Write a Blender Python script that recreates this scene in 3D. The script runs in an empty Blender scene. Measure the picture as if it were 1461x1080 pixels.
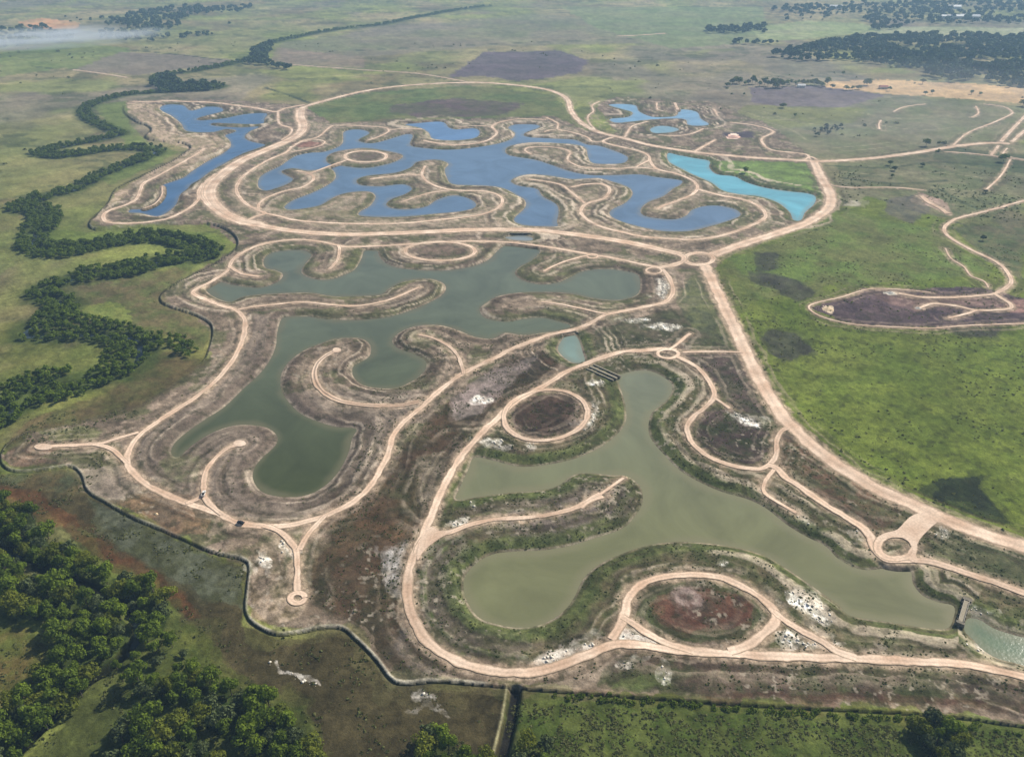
import bpy, math, random
import numpy as np
from math import radians, sin, cos, tan, atan, atan2, pi

# ------------------------------------------------------------------ camera, sky, sun
S = bpy.context.scene
W0, H0 = 1461.0, 1080.0           # size of the photograph, used to read off bearings
F = 1120.0                        # focal length in those pixels
PITCH = radians(30.5)             # looking down
CAMH = 300.0                      # height of the drone above the lakes
SUN_EL = radians(38); SUN_AZ = atan2(0.76, 0.65)   # azimuth from +Y towards +X

cam = bpy.data.cameras.new('camera'); camo = bpy.data.objects.new('camera', cam)
S.collection.objects.link(camo); S.camera = camo
camo.location = (0, 0, CAMH); camo.rotation_euler = (pi/2 - PITCH, 0, 0)
cam.sensor_fit = 'HORIZONTAL'; cam.sensor_width = 36.0; cam.lens = 36.0*F/W0
cam.clip_start = 1.0; cam.clip_end = 100000.0

w = bpy.data.worlds.new('World'); S.world = w; w.use_nodes = True
nt = w.node_tree; bg = nt.nodes['Background']
sky = nt.nodes.new('ShaderNodeTexSky'); sky.sky_type = 'NISHITA'; sky.sun_disc = False
sky.sun_elevation = SUN_EL; sky.sun_rotation = SUN_AZ; sky.altitude = 100; sky.dust_density = 1.5
nt.links.new(sky.outputs[0], bg.inputs[0]); bg.inputs[1].default_value = 0.075

sl = bpy.data.lights.new('sun', 'SUN'); so = bpy.data.objects.new('sun', sl); S.collection.objects.link(so)
sl.energy = 5.0; sl.angle = radians(0.5); sl.color = (1.0, 0.94, 0.83)
sd_ = (sin(SUN_AZ)*cos(SUN_EL), cos(SUN_AZ)*cos(SUN_EL), sin(SUN_EL))
import mathutils
so.rotation_euler = mathutils.Vector(sd_).to_track_quat('Z', 'Y').to_euler()
S.view_settings.view_transform = 'Standard'; S.view_settings.look = 'None'
S.view_settings.exposure = 0.3; S.view_settings.gamma = 1.0
S.render.engine = 'CYCLES'; S.cycles.volume_bounces = 1; S.cycles.max_bounces = 5

# ------------------------------------------------------------------ geometry of the view
cP, sP = cos(PITCH), sin(PITCH)
def gp(px, py, z=0.0):
    """bearing (photo pixel) -> point on the horizontal plane at height z"""
    px = np.asarray(px, float); py = np.asarray(py, float)
    u = (px - W0/2)/F; v = (H0/2 - py)/F
    dx = u; dy = cP + v*sP; dz = -sP + v*cP
    t = (z - CAMH)/dz
    return np.stack([dx*t, dy*t], -1)
def w2p(x, y, z=0.0):
    dz = z - CAMH
    dep = y*cP - dz*sP; up = y*sP + dz*cP
    return W0/2 + F*x/dep, H0/2 - F*up/dep
def mpp(py):      # metres per photo pixel, across
    dep = 30.5*pi/180 + atan((py - H0/2)/F)
    return CAMH/sin(dep)*cos(atan((py - H0/2)/F))/F

rng = np.random.RandomState(7); random.seed(7)
def _h(ix, iy, s):
    n = (ix.astype(np.int64)*374761393 + iy.astype(np.int64)*668265263 + s*974634777) & 0x7fffffff
    n = ((n ^ (n >> 13))*1274126177) & 0x7fffffff
    n = (n ^ (n >> 16))
    return (n & 0xffff)/65535.0
def vnoise(x, y, s=0):
    ix = np.floor(x); iy = np.floor(y); fx = x-ix; fy = y-iy
    fx = fx*fx*(3-2*fx); fy = fy*fy*(3-2*fy)
    a = _h(ix, iy, s); b = _h(ix+1, iy, s); c = _h(ix, iy+1, s); d = _h(ix+1, iy+1, s)
    return (a*(1-fx)+b*fx)*(1-fy) + (c*(1-fx)+d*fx)*fy
def fbm(x, y, scale, s=0, oct=4, gain=.55):
    v = 0; a = 1; t = 0; f = 1.0/scale
    for o in range(oct):
        v = v + a*vnoise(x*f + 31.7*o, y*f - 17.3*o, s+o*7); t += a; a *= gain; f *= 2.07
    return v/t
def ss(a, b, x):
    t = np.clip((x-a)/(b-a), 0, 1); return t*t*(3-2*t)
def lin(c):
    c = np.asarray(c, float)/255.0
    return np.where(c <= .04045, c/12.92, ((c+.055)/1.055)**2.4)
def smooth(pts, closed, n=4):
    P = np.asarray(pts, float); N = len(P); out = []
    for i in range(N if closed else N-1):
        if closed: p0, p1, p2, p3 = P[(i-1) % N], P[i], P[(i+1) % N], P[(i+2) % N]
        else: p0, p1, p2, p3 = P[max(i-1, 0)], P[i], P[i+1], P[min(i+2, N-1)]
        for k in range(n):
            t = k/n
            out.append(.5*((2*p1)+(-p0+p2)*t+(2*p0-5*p1+4*p2-p3)*t*t+(-p0+3*p1-3*p2+p3)*t**3))
    if not closed: out.append(P[-1])
    return np.array(out)
def ell(cx, cy, rx, ry, n=14, rot=0):
    a = np.arange(n)*2*pi/n
    x = rx*np.cos(a); y = ry*np.sin(a); c, s = cos(rot), sin(rot)
    return [(cx+x[i]*c-y[i]*s, cy+x[i]*s+y[i]*c) for i in range(n)]

# ------------------------------------------------------------------ survey: shores, roads, levee
LAKES = {
 'west': ([(228,156),(238,149.5),(261,150.5),(271,158),(284,155.5),(296,152.5),(314,153.5),(318,159),(300,164),(282,169),(286,172),(320,169),(350,163),(380,162),(377,170),(374,177),(345,177.5),(306,176),(302,179),(325,181.5),(345,182),(370,181),(356,188),(349,196),(358,202),(376,206),(376,209),(345,220),(321,233),(300,245),(284,257),(273,263),(267,270),(257,278),(251,292),(236.5,304.5),(222,309),(201.6,304.5),(184,303.5),(187,299),(203.6,298),(222,288),(230,276),(231,265.5),(247,259),(263,253),(273.5,245),(296,230.6),(316.6,220),(329,210),(328,201),(321,193.6),(333,189.5),(336,186),(321,185),(300,189.5),(267,187.5),(259,177),(247,167)], [], (66,96,130)),
 'north': ([(371,253),(383,245),(400,237),(412,228.6),(424,222),(445,218),(461,217),(477.7,212),(488,206),(490,198),(490,189.5),(500,185.4),(516.7,185.4),(527,189.5),(523,193.6),(511,200),(520,204),(536,204),(558,198),(580,191.5),(589,194),(585,204),(588,209),(610,212),(640,214),(678.5,210.6),(711,205),(730.6,198),(734.7,190),(725,183),(735,178),(763,178),(770,182),(749,190),(752,195.6),(790,198),(820,199.7),(837,206.5),(853,208),(870,213),(891.6,221.6),(896,227),(889,233),(864,234.5),(845,232.6),(839,224),(836,212),(822,207),(790,204.5),(755,204),(730,208),(721,214),(727,222),(763,228),(790,236.7),(815,245),(842,250),(875,250),(911,249),(938,253),(963,256),(974,259),(969,265),(960,269.5),(946,280.5),(924.5,288.7),(913.6,299.6),(919,308),(941,312),(963,313),(979,308),(987.5,299.6),(1006.6,294),(1028.5,294),(1050.5,299.6),(1056,308),(1037,316),(1009,324),(982,330),(946,330),(913.6,324),(886,316),(871,308),(872.5,299.6),(891.6,290),(902.6,277.7),(897,268),(875,260),(853,254.5),(817.7,256),(787.6,251.7),(760,249),(741,251.7),(728.7,258.6),(741,265.4),(765.7,269.5),(774,280.5),(793,291),(797,302),(794.5,316),(794.5,323),(768,323),(744,321),(733,313),(749,297),(749,286),(735.6,277.7),(719.6,269.5),(700,266),(678.5,265),(645.7,263),(637.5,253),(634.7,242),(640,234),(624,228.4),(596,231),(585.5,239.4),(563.6,247),(525,251),(509,257),(514,264),(541.6,266),(574.5,263),(588,269.5),(577,277.7),(558,284.6),(551,292.8),(563.6,298),(591,298),(610,294),(624,285),(645.7,279),(665,282),(678.5,290),(676,297),(656.6,302),(624,305),(583,309),(547,310),(514,308),(514,302),(528,294),(536,280.5),(525,273.6),(498,275),(478.7,280.5),(465,288.7),(454,294),(432,298),(413,299.6),(406,295.5),(418,286),(446,275),(468,264),(478.7,254.5),(477,245),(468,241),(440,244),(418,240.5),(401,245),(412,252),(418,256),(410,262.7),(383,272),(372,270),(368,264)],
   [[(465,227),(473,219),(498,213.5),(525,212),(552.6,216),(574.5,221.6),(569,228.5),(550,235),(520,240),(487,236.7),(470,234)]], (88,110,134)),
 'north_pool': ([(577,178),(596,176),(624,173.7),(635,176),(640,182),(651,185),(673,183),(684,187),(681,195.6),(665,199.7),(640,201),(617,198),(612,190),(600,183)], [], (86,118,156)),
 'turquoise': ([(953,219),(968,221.6),(990,225.7),(1012,230),(1012,239.4),(1023,249),(1048,252),(1064,260),(1091,268),(1124,273),(1151,276),(1163.7,281),(1161,292),(1148.6,303),(1143,314),(1132,314),(1126.7,303),(1110,289.5),(1083,280.5),(1056,277.7),(1031,272),(1015,261),(990,250),(974,242),(954.6,231)], [], (92,158,172)),
 'northeast': ([(868,150),(887,148.6),(907,151),(911.4,159),(928,166.5),(944,167.5),(961,166.5),(967,163.4),(969,157),(983,157),(995.6,161),(999.7,169.5),(1012,178),(993.6,180),(981,178),(979,171.6),(965,169.5),(936,170.6),(903,173.7),(878.6,175.7),(870,170),(895,167.5),(903,161),(887,156)], [], (104,146,176)),
 'northeast_pond': ([(928,184),(940,180),(956.6,181),(969,185),(958.6,189),(940,190.5),(930,189)], [], (110,146,158)),
 'middle': ([(294,413),(304,404.6),(315,402.5),(328.5,406),(356,410),(374,410),(396,402.6),(404,392),(393,385.7),(379,382),(376.5,371),(386,361.7),(403,358),(429.4,357),(444,363),(441.5,369),(432,381),(430.6,390.5),(446,397.8),(470,399),(492,392),(506.5,384.5),(516,369),(521,357),(538,358),(540,364),(547.4,373.7),(566.7,382),(603,385.7),(639,385.7),(675,380),(697,371),(706,362),(716,353),(729,349),(754,353),(770.5,357.4),(759.5,371),(740,382),(735,391.6),(748.6,401),(773,406),(798,402.6),(814,395.7),(830.7,387.5),(858,384),(885.5,386),(910,393),(913,412),(904.6,423),(880,428.6),(847,426),(814,419),(781,417),(743,417.6),(710,423),(691,434),(684,442),(690,452),(705,457),(727,459),(742,456),(770.5,453),(798,458.7),(814,465),(803,470),(773,475),(746,478),(721,475),(702,483),(677,480.6),(651,470),(627,464),(595.5,465),(571.5,473.6),(559.4,485.6),(566.7,496.5),(586,503.7),(605,513),(608,524),(600,535),(586,544.6),(566.7,553),(542.6,554),(518.5,549.4),(504,537),(504,523),(513.7,517),(527,508.5),(529,494),(518.5,484.4),(499,482),(475,484.4),(453.5,491.7),(432,501),(412.6,515.7),(401.8,532.6),(400.6,552),(408,568.7),(427,588.6),(447,599),(479,609),(507.7,611.6),(502,626),(496,649),(479,678),(456,698),(430,708),(395.6,708),(372.6,700.7),(361,683.5),(364,666),(375.5,652),(392.7,636),(395.6,623),(384,611.6),(364,607),(335,607),(303.6,617),(275,634.6),(254.7,652),(244.7,647.5),(247.5,634.6),(266,617),(295,597),(321,580),(350,552),(364,540),(381,520.5),(393,496.5),(395.7,475),(401.8,455.5),(415,452),(441.5,452),(465.5,455.5),(506.5,456.8),(554.6,452),(591,441),(627,424),(636.5,410),(624,400),(600,398),(574,402.6),(554.6,412),(542.6,420.6),(506.5,423),(475,423),(441.5,418),(398,419),(350,423),(328.5,431),(306,424)], [], (60,66,34)),
 'culvert_pond': ([(809,476),(821,479),(827,488.5),(831,501.6),(834.5,513),(832,517),(821,518),(811.5,515),(801.6,507),(796,498),(800.5,487),(806,480)], [], (116,134,124)),
 'strip_pond': ([(720.6,339),(732,337),(749,336.5),(760,340),(759,343),(749,344),(729,342)], [], (122,130,132)),
 'front': ([(880,538),(896,531),(921,528.5),(940,534),(956.6,546),(959,557),(951,571),(934.7,584.6),(928,593),(925,612),(930.6,629),(947,648),(969.4,670.6),(1002.8,690),(1033,702.5),(1066.7,712),(1094.4,726),(1122,748),(1150,765),(1177.8,779),(1194.4,795.6),(1219,809.4),(1240,813),(1265,810.6),(1297,812),(1302.7,832.8),(1316.6,849.4),(1338.8,859),(1361,864.7),(1359.6,883),(1350,896.7),(1316.6,895),(1266.6,887),(1213.8,878.6),(1197,863),(1177.7,849.4),(1156,834),(1120.7,810),(1091,792.6),(1049.6,780.7),(1008,774.8),(972.6,773),(934,776),(895.6,786.7),(856,804.4),(832.6,825),(820.7,849),(809,866.7),(791,881.5),(767.4,892),(737.8,895),(708,890),(684.4,881.5),(669.6,863.7),(662,843),(663.7,822),(678.5,804.4),(702,791),(732,786.7),(773,785),(812,779),(847,768),(887.8,754),(907,735),(917,715.6),(912.8,693),(893,679),(871,678),(837.8,675),(815.5,679),(796,693),(768,700),(726.7,703),(685,708.6),(651.7,712.8),(655.8,696),(668,671),(676.7,653),(704,657),(740.6,665.6),(782,662.8),(824,653),(860,636),(882,618),(893,601.7),(893,582),(889,565),(883,547)], [], (112,113,80)),
 'outlet': ([(1380,883),(1397,884),(1419,896.7),(1447,906),(1480,914),(1560,935),(1560,985),(1461,949.4),(1425,939.7),(1402.7,927),(1389,913),(1376,899)], [], (84,104,78)),
}
# (points, width in metres)
ROADS = [
 ([(1004,376),(1008,384),(1019,407),(1035,441),(1053.6,479),(1072.6,520),(1091.5,555),(1117,594),(1140,618),(1173,647),(1214,675),(1261,702),(1300,719),(1336,736),(1387,756),(1461,780),(1560,812)], 12),
 ([(972,362.5),(951,358),(896,346),(841.6,337.5),(792,331),(750,328),(678.5,328),(596,331.5),(514,334.5),(473,334),(432,331),(391,325.6),(358,318)], 12),
 ([(370,321),(352,317),(340,314),(321.6,306),(304,290),(298,275),(304,261),(321.6,245),(346,228.6),(375,216),(403.7,204),(424,193.7),(432.5,181),(428,167),(429,155)], 19),
 ([(345,320),(320,309),(296,292),(287,276),(292,262),(308,248)], 5),
 ([(424,157),(446,149),(514,131.4),(582.7,122),(665,118),(710,119.5),(760,124.6),(790,131),(809.5,142),(815,159),(828.7,175),(850.6,187.5),(874.5,194),(891,197.5),(903,201),(934,208.6),(985,216.5),(1026,221),(1080,225.5),(1148.6,229.5),(1170.5,230.5),(1239,226.5),(1307,218),(1362,209),(1409,204.5),(1440,205)], 10),
 ([(1161,230),(1170.5,251),(1181.5,270),(1185.6,287),(1178.7,300.5),(1154,317),(1116,330.6),(1061,348),(1017,364)], 14),
 (ell(997.5,369.5,21,8.5)+[ell(997.5,369.5,21,8.5)[0]], 6),
 ([(968,362),(976,367),(974,373),(962,378),(940,382)], 7),
 ([(946,382),(928,379.5),(913,376.5),(874.5,368),(841.6,363),(803,356),(765,350.5),(732,346.4),(691,344.5),(650,344.5),(591,348),(542.6,351),(494,352),(480,349.6),(458,345),(429.4,342),(398,344),(369.6,350),(345,361),(331,372),(324,387),(301,402),(280,413),(276,419),(290,426),(315,436),(338,443),(349,456.7),(347.7,481),(339.5,500.5),(326,522),(301,550),(268,574),(233,596),(203,617),(188,636),(182,655),(189,674),(213.5,693),(246,709.5),(282,723),(315,734),(342,746.5),(383,750.6),(424,747),(456,738),(490.4,723.7),(519,703.6),(539,678),(553.7,649),(560,623),(577,602),(600,582),(628,556),(660.5,532.6),(691,518),(740,494),(787,477),(820,470),(841.6,461.4),(863.5,449.5),(891,443.6),(924,437),(949,431),(959,420),(959.4,406.7),(952,392),(944,384)], 4.6),
 (ell(933,386,11,4.6,10)+[ell(933,386,11,4.6,10)[0]], 2.6),
 (ell(845.5,365.5,8,3,8)+[ell(845.5,365.5,8,3,8)[0]], 2.6),
 (ell(628,358.5,50,13.5,16)+[ell(628,358.5,50,13.5,16)[0]], 4.5),
 (ell(522,223.5,30,8,16)+[ell(522,223.5,30,8,16)[0]], 5.5),
 ([(938,242),(908,239),(878,241),(837,239.6),(817.7,234),(809.5,227),(813.6,217.5),(801,212),(776.7,209.5),(754.8,210.6),(749,215),(757.5,220)], 3.5),
 ([(875,196),(860,202),(878,208),(908,214.8),(924.5,221.6),(928,231),(938,241.6),(963,247.6),(985,256),(995.7,267),(987.5,277.7),(968,286),(946,294),(938,298)], 5),
 ([(908,238),(918,233),(926,229)], 3.5),
 ([(995,270),(1028.5,279),(1064,286),(1086,297),(1091.5,310.6),(1067,324),(1034,335),(995.7,342),(960,341),(919,338),(891.6,332.5),(859,324),(837,313),(828.7,302),(837,291),(861.5,283),(870,270.5),(859,263),(838,263),(815,267)], 5),
 ([(834,290),(820,278),(809.5,270),(801,264),(778,259),(754.8,256)], 3.5),
 ([(779.4,168),(796,176.4),(796,184.6),(815,188.7),(837,195.6),(845,202),(860,202)], 3.5),
 ([(796,184.6),(784,186),(776.7,188.7)], 2.5),
 ([(779,171),(741,170),(717,173.7),(702,180.5),(708.6,190),(695,201),(665,206.5),(637.5,206.5),(604.6,201)], 4.5),
 ([(702,180.5),(680,180),(655,181.5)], 2.5),
 ([(415.7,211),(432,201),(454,195.6),(470.5,182),(481,179),(515,180),(547,182),(555,187),(548,192),(536,197),(526,200)], 3.5),
 ([(555,186),(575,184),(602,184.6)], 3),
 ([(420,206),(445,199.5),(463,202),(457,208),(434.5,214),(416,217)], 3),
 ([(416,209),(408,218),(383,228.6),(358.6,243),(344,255),(337,269.6),(342,282),(352.4,292),(369,300.4),(378,304.5),(366,309),(352,315)], 5),
 ([(369,302),(370,291),(383,281),(408,272.5),(430.4,267.6),(445,259),(447,252),(438.6,247),(424,244)], 4.2),
 ([(442,248),(468,238),(494,229)], 4.5),
 ([(374,304),(399,309),(424,314.7),(487,319),(569,319),(624,314),(678.5,308),(706,299.6),(717,288.7),(711.4,279),(689.5,273),(645.7,271.5),(618,264),(602,251),(607,237)], 4.2),
 ([(640,272),(615,275),(596,280.5),(574,288)], 3.2),
 ([(602,251),(586,249),(563.6,251),(528,256)], 3.2),
 ([(290,262),(284,272),(284,282),(280,289),(269,298),(242.7,311),(212,317),(181,319),(154,317),(147,309),(156.4,300.4),(181,292),(195,284),(199.5,273.7),(205.7,261.4),(226,251),(247,239),(263,230.6),(283.7,218),(292,212)], 5),
 ([(231.5,265.5),(231,279),(221,291),(206,297.5)], 2.2),
 ([(189,145),(214,146),(240.6,144),(267,145.4),(304,146.6),(335,150.5),(366,154.6),(392.6,159.8),(407,155),(434,150)], 7),
 ([(396.7,160),(398.7,177),(415,183),(414,191.6),(402,200)], 4),
 ([(891,197),(896,188),(903,180),(923.7,174)], 4),
 ([(851,188),(839.5,173.7),(839.5,165.4),(846.7,159),(844.7,151),(856,145)], 3.5),
 ([(962.7,147),(965,152),(966.9,157)], 5), ([(937,147),(938,156),(946,159)], 3.5),
 ([(940,193),(964.8,194),(987.4,191),(1003.8,184)], 3.5),
 ([(991.5,216.5),(1006,208),(1021,200)], 5), ([(1018,156),(1021,160),(1024,166)], 4),
 ([(1041,175),(1076,179),(1100,186),(1102,190.5),(1087,198),(1091.5,209),(1107,215.7),(1148,220),(1155,227)], 4.5),
 ([(1148,228.5),(1156,224),(1166,228.5)], 4),
 # front
 ([(965,500),(945,498),(920,500.5),(891.4,501.5),(869.5,507),(852,513),(836.7,519),(821,525),(801.6,534.5),(782,547.6),(760,560),(735,574),(704.4,601.7),(676.7,629.4),(654,657),(637.8,685),(621,721),(608,754),(592,790),(583,824),(582,854),(588,880),(604.4,908),(634,934),(672.6,951),(714,958.5),(752.6,958.5),(797,949.6),(841.5,931.8),(877,919),(915.5,921),(960,927),(1037.8,933),(1097,936),(1156,938),(1260,941),(1327.7,945),(1383,949),(1461,965),(1560,990)], 5.2),
 ([(872,912),(884,893),(892,874),(896,855),(913,835),(949,823),(993,819.5),(1037.8,827),(1076,846),(1103,868),(1107,884),(1091,903),(1067,920),(1040,929)], 5),
 ([(888,880),(907,892),(931,907),(960,920),(990,929)], 4.6),
 ([(1103,872),(1120,886),(1141.5,899),(1171,914),(1195,929),(1222,938)], 4.2),
 ([(594,790),(603,770),(622,762),(643,758.6),(671,749),(704.4,741),(754.4,738),(796,732),(829.4,721),(846,713)], 3.8),
 ([(838,718),(854,707),(872,694),(890,682)], 2.4), ([(826,723),(840,714),(858,706)], 5.5),
 (ell(953,505,15,6.5,12)+[ell(953,505,15,6.5,12)[0]], 3),
 ([(955,499),(968,490),(977,482),(985,476)], 3),
 ([(966,509),(986.7,519),(1003,532.6),(1016,552),(1018,567),(1003,584),(989,595),(980.5,609),(986,629),(1005.5,648),(1036,662),(1072,669),(1092,667),(1106,652),(1108,630),(1114,616.4),(1124,611)], 4),
 ([(1096,664),(1108,668),(1122,681.7),(1150,701),(1191.7,729),(1227.8,751),(1241.7,765),(1247,780),(1259,795),(1276,800),(1309,800),(1335.5,803),(1387,820),(1461,846),(1560,880)], 5),
 ([(1104,670),(1090,690),(1092,704),(1116.7,720.5),(1136,731.7)], 3),
 ([(1018,567),(1030,575),(1041,583)], 2.6),
 ([(974,503),(1000,502),(1030,502),(1060,503)], 2.4),
 ([(55,638),(82,636),(137,634),(164,627),(198,617)], 3.6), ([(130,634),(150,637),(166,645),(181,660)], 3.2),
 ([(341,634.6),(323.7,640),(303.6,657.6),(292,677.7),(290,703.6),(280,713),(265,718)], 3.4),
 ([(290,703),(298,718),(318,734)], 3.2),
 ([(375,750),(394,756),(411,769.7),(423,787),(424.3,818),(424.3,845)], 3.8), ([(465,735),(440,762),(427,785)], 3.6),
 (ell(424.5,853,10,7,10)+[ell(424.5,853,10,7,10)[0]], 3.4),
 ([(339,442.5),(360,438.5),(398,434),(434,431.5),(470,435),(506.5,437),(542.6,431.5),(566.7,424),(598,410)], 3.2),
 ([(482,350),(485,359),(480,373.7),(470,384.5)], 4),
 ([(598,573),(575,578),(554.6,579),(518.5,578),(485,572),(461,559),(449,540),(452,520.5),(464,508.5),(476,502)], 4.2),
 ([(662,534),(656,513),(643.7,496.5),(622,484),(598,478)], 3.2),
 ([(328,381),(345,391),(369.6,395)], 4),
 ([(866,448),(852.6,446),(836,442),(803,435),(773,431)], 2.6), ([(842,364),(814,371),(792,379),(776,387.5)], 3),
 (ell(1278,781,26,17,16)+[ell(1278,781,26,17,16)[0]], 4.6),
 (ell(778.5,592.5,60,36,18,-.1)+[ell(778.5,592.5,60,36,18,-.1)[0]], 3.8),
 # east
 ([(1560,262),(1461,286.8),(1411.5,300.5),(1370,311),(1352,319.6),(1347,330.6),(1362,344),(1391,359.5),(1423,375),(1438.6,391),(1441.8,405),(1423,418),(1400,422),(1360,424.5),(1315.6,424.5),(1282,419)], 4.2),
 ([(1419,420),(1430,427),(1442,435),(1438,441.5),(1394.5,443),(1363,437),(1331,434),(1312,440)], 3.6),
 ([(1394,443),(1375,449),(1352,454)], 3),
 ([(1328,418),(1290,414),(1240,413),(1202,424),(1161,433.6),(1155,441.5),(1176.7,454),(1221,463.6),(1271.4,466.7),(1328,469),(1378.7,465),(1461,462),(1540,460)], 1.8),
 ([(1187,265),(1214,268),(1274.6,268),(1318,271.7)], 3), ([(1406,272),(1428,251),(1441.6,228)], 2.8),
 ([(1351,217),(1400,221),(1461,229),(1540,238)], 3.6), ([(1425,208),(1414,222)], 4),
 ([(1428,203),(1445,184),(1465,164),(1500,135)], 6), ([(1444,203),(1461,188),(1510,150)], 6),
 ([(1360,208),(1381,190),(1416,176),(1440,165),(1444,160),(1432,153),(1404,149)], 3.4),
 ([(1275,160),(1290,153),(1320,149)], 3), ([(1392,152),(1396,162),(1386,168)], 3), ([(1255,185),(1254,178),(1257,172)], 3),
 ([(1315,280),(1325,289),(1340,297),(1352,305)], 7),
 ([(1348.7,354.7),(1356.6,369),(1375.5,381.5),(1385,394),(1404,402),(1410,411)], 1.8),
 ([(418.5,93),(514,100),(596,105.4),(665,117)], 4), ([(104,100),(150,106),(181,111)], 4.5), ([(880,52),(915,50.6),(949,48)], 8),
 ([(1461,228),(1432,222),(1437,212)], 3),
]
PLAZAS = [[(1250,769),(1262,761),(1280,756),(1298,738),(1318,732),(1336,744),(1329,752),(1312,770),(1306,788),(1310,803),(1297,799),(1302,786),(1296,773),(1280,764),(1262,768)],
          [(596,785),(604,760),(616,752),(628,758),(648,757),(628,768),(606,785),(596,800)]]
ENDS = [ell(62,638,13,4.5,10), ell(342,633,9,4.5,10), ell(480.5,500,6,3.5,10)]
LEVEE = [(178,150.5),(179,161),(195.4,173),(210,178),(217,185.4),(207.8,195.7),(226,200),(255,202),(272,208),(270,214),(255,224.5),(228,239),(197.5,253),(173,265.5),(163,274),(153,292.6),(133,311),(128,321),(140,326.5),(186,323),(241,318.5),(284.7,317.5),(310,321),(326,328),(338,339),(339,352),(322,366),(290,385),(255,402),(233,418),(230,429),(246.4,438),(279,448.4),(301,462),(304,478.5),(298.4,500.5),(290,517),(255,545),(200,575),(130,598),(70,612),(35.6,619),(10,636),(2,655),(11,668.4),(35.6,672.5),(82,667),(104,666),(118,679),(126,701),(153,717.7),(191.6,739.6),(246.4,761.5),(301,786),(345,797),(356,808),(354,834),(351,869.6),(363,890),(395,904),(427.8,901),(457.4,895),(487,895),(508,911),(537.4,940.7),(565,973),(611.5,972),(653,973),(730,981),(826.7,988),(960,997),(1060,1004),(1161,1010),(1272,1015),(1355,1021),(1452,1034),(1600,1055),(1800,1080)]
DITCH = [(735,989),(729.4,1025.7),(722.5,1056),(717,1080),(706,1140),(690,1220)]
CREEK = [(-90,720),(-40,750),(0,774),(30,795),(60,812),(105,829),(150,848),(182,868),(196,892),(192,915),(172,940),(145,962),(120,980),(80,1020),(40,1060),(0,1100)]
RIVER = [(700,9.6),(651,16),(596,26),(541.6,37),(473,45),(418,56),(377,66),(367,82),(328.5,93),(274,104),(236,108),(226,118),(260,124),(312,124),(300,129),(219,134),(175,138),(142,146),(120,160),(137,176),(165,188),(168,193),(145,199),(112,205),(75,213),(55,221),(92,223),(122,218),(163,213),(204,212),(222,216),(204,227),(174,239),(143,251),(109,270),(68,280),(30,297),(60,301),(62,317),(50,336),(52,355),(82,359),(123,355),(164,345),(205,339),(246,342),(274,350),(295,361),(274,370),(233,372),(191,385),(137,392),(104,399),(75,408),(58,421),(88,432),(88,446),(45,468),(40,480),(110,478),(160,480),(196,488),(198,510),(180,530),(120,548),(60,560),(10,590),(-60,630)]

# ------------------------------------------------------------------ the ground grid
xs_mid = np.arange(-12, W0+13, 1.5)
xs = np.concatenate([-12-np.cumsum(np.linspace(3, 30, 30))[::-1], xs_mid, xs_mid[-1]+np.cumsum(np.linspace(3, 30, 30))])
ys = np.concatenate([np.linspace(-106, -6, 30)[:-1], np.arange(-6, H0+10, 1.5), np.arange(H0+10, 1500, 8.0)])
NX, NY = len(xs), len(ys)
PX, PY = np.meshgrid(xs, ys)
G = gp(PX, PY, 0.0); X = G[..., 0]; Y = G[..., 1]
BIG = 1e6
def cols(a, b): return max(0, np.searchsorted(xs, a)-1), min(NX, np.searchsorted(xs, b)+1)
def rows(a, b): return max(0, np.searchsorted(ys, a)-1), min(NY, np.searchsorted(ys, b)+1)
def seg_dist(D, A, B, R):
    """lower D with the distance to segment A-B, wherever nearer than about R metres"""
    x = [A[0], B[0]]; y = [A[1], B[1]]
    cx = []; cy = []
    for sx in (-R, R):
        for sy in (-R, R):
            for i in (0, 1):
                p = w2p(x[i]+sx, y[i]+sy); cx.append(p[0]); cy.append(p[1])
    c0, c1 = cols(min(cx), max(cx)); r0, r1 = rows(min(cy), max(cy))
    if c1 <= c0 or r1 <= r0: return
    gx = X[r0:r1, c0:c1]; gy = Y[r0:r1, c0:c1]
    dx, dy = B[0]-A[0], B[1]-A[1]; L = dx*dx+dy*dy+1e-9
    t = np.clip(((gx-A[0])*dx+(gy-A[1])*dy)/L, 0, 1)
    d = np.hypot(gx-A[0]-t*dx, gy-A[1]-t*dy)
    np.minimum(D[r0:r1, c0:c1], d, out=D[r0:r1, c0:c1])
def inside(poly, qx, qy):
    r = np.zeros(qx.shape, bool); n = len(poly)
    for i in range(n):
        x1, y1 = poly[i]; x2, y2 = poly[(i+1) % n]
        if y1 == y2: continue
        c = (y1 > qy) != (y2 > qy)
        r ^= c & (qx < (x2-x1)*(qy-y1)/(y2-y1)+x1)
    return r
def poly_mask(poly, qx, qy, pad=30):
    m = np.zeros((NY, NX), bool); p = np.asarray(poly)
    c0, c1 = cols(p[:, 0].min()-pad, p[:, 0].max()+pad); r0, r1 = rows(p[:, 1].min()-pad, p[:, 1].max()+pad)
    m[r0:r1, c0:c1] = inside(poly, qx[r0:r1, c0:c1], qy[r0:r1, c0:c1]); return m

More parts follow.
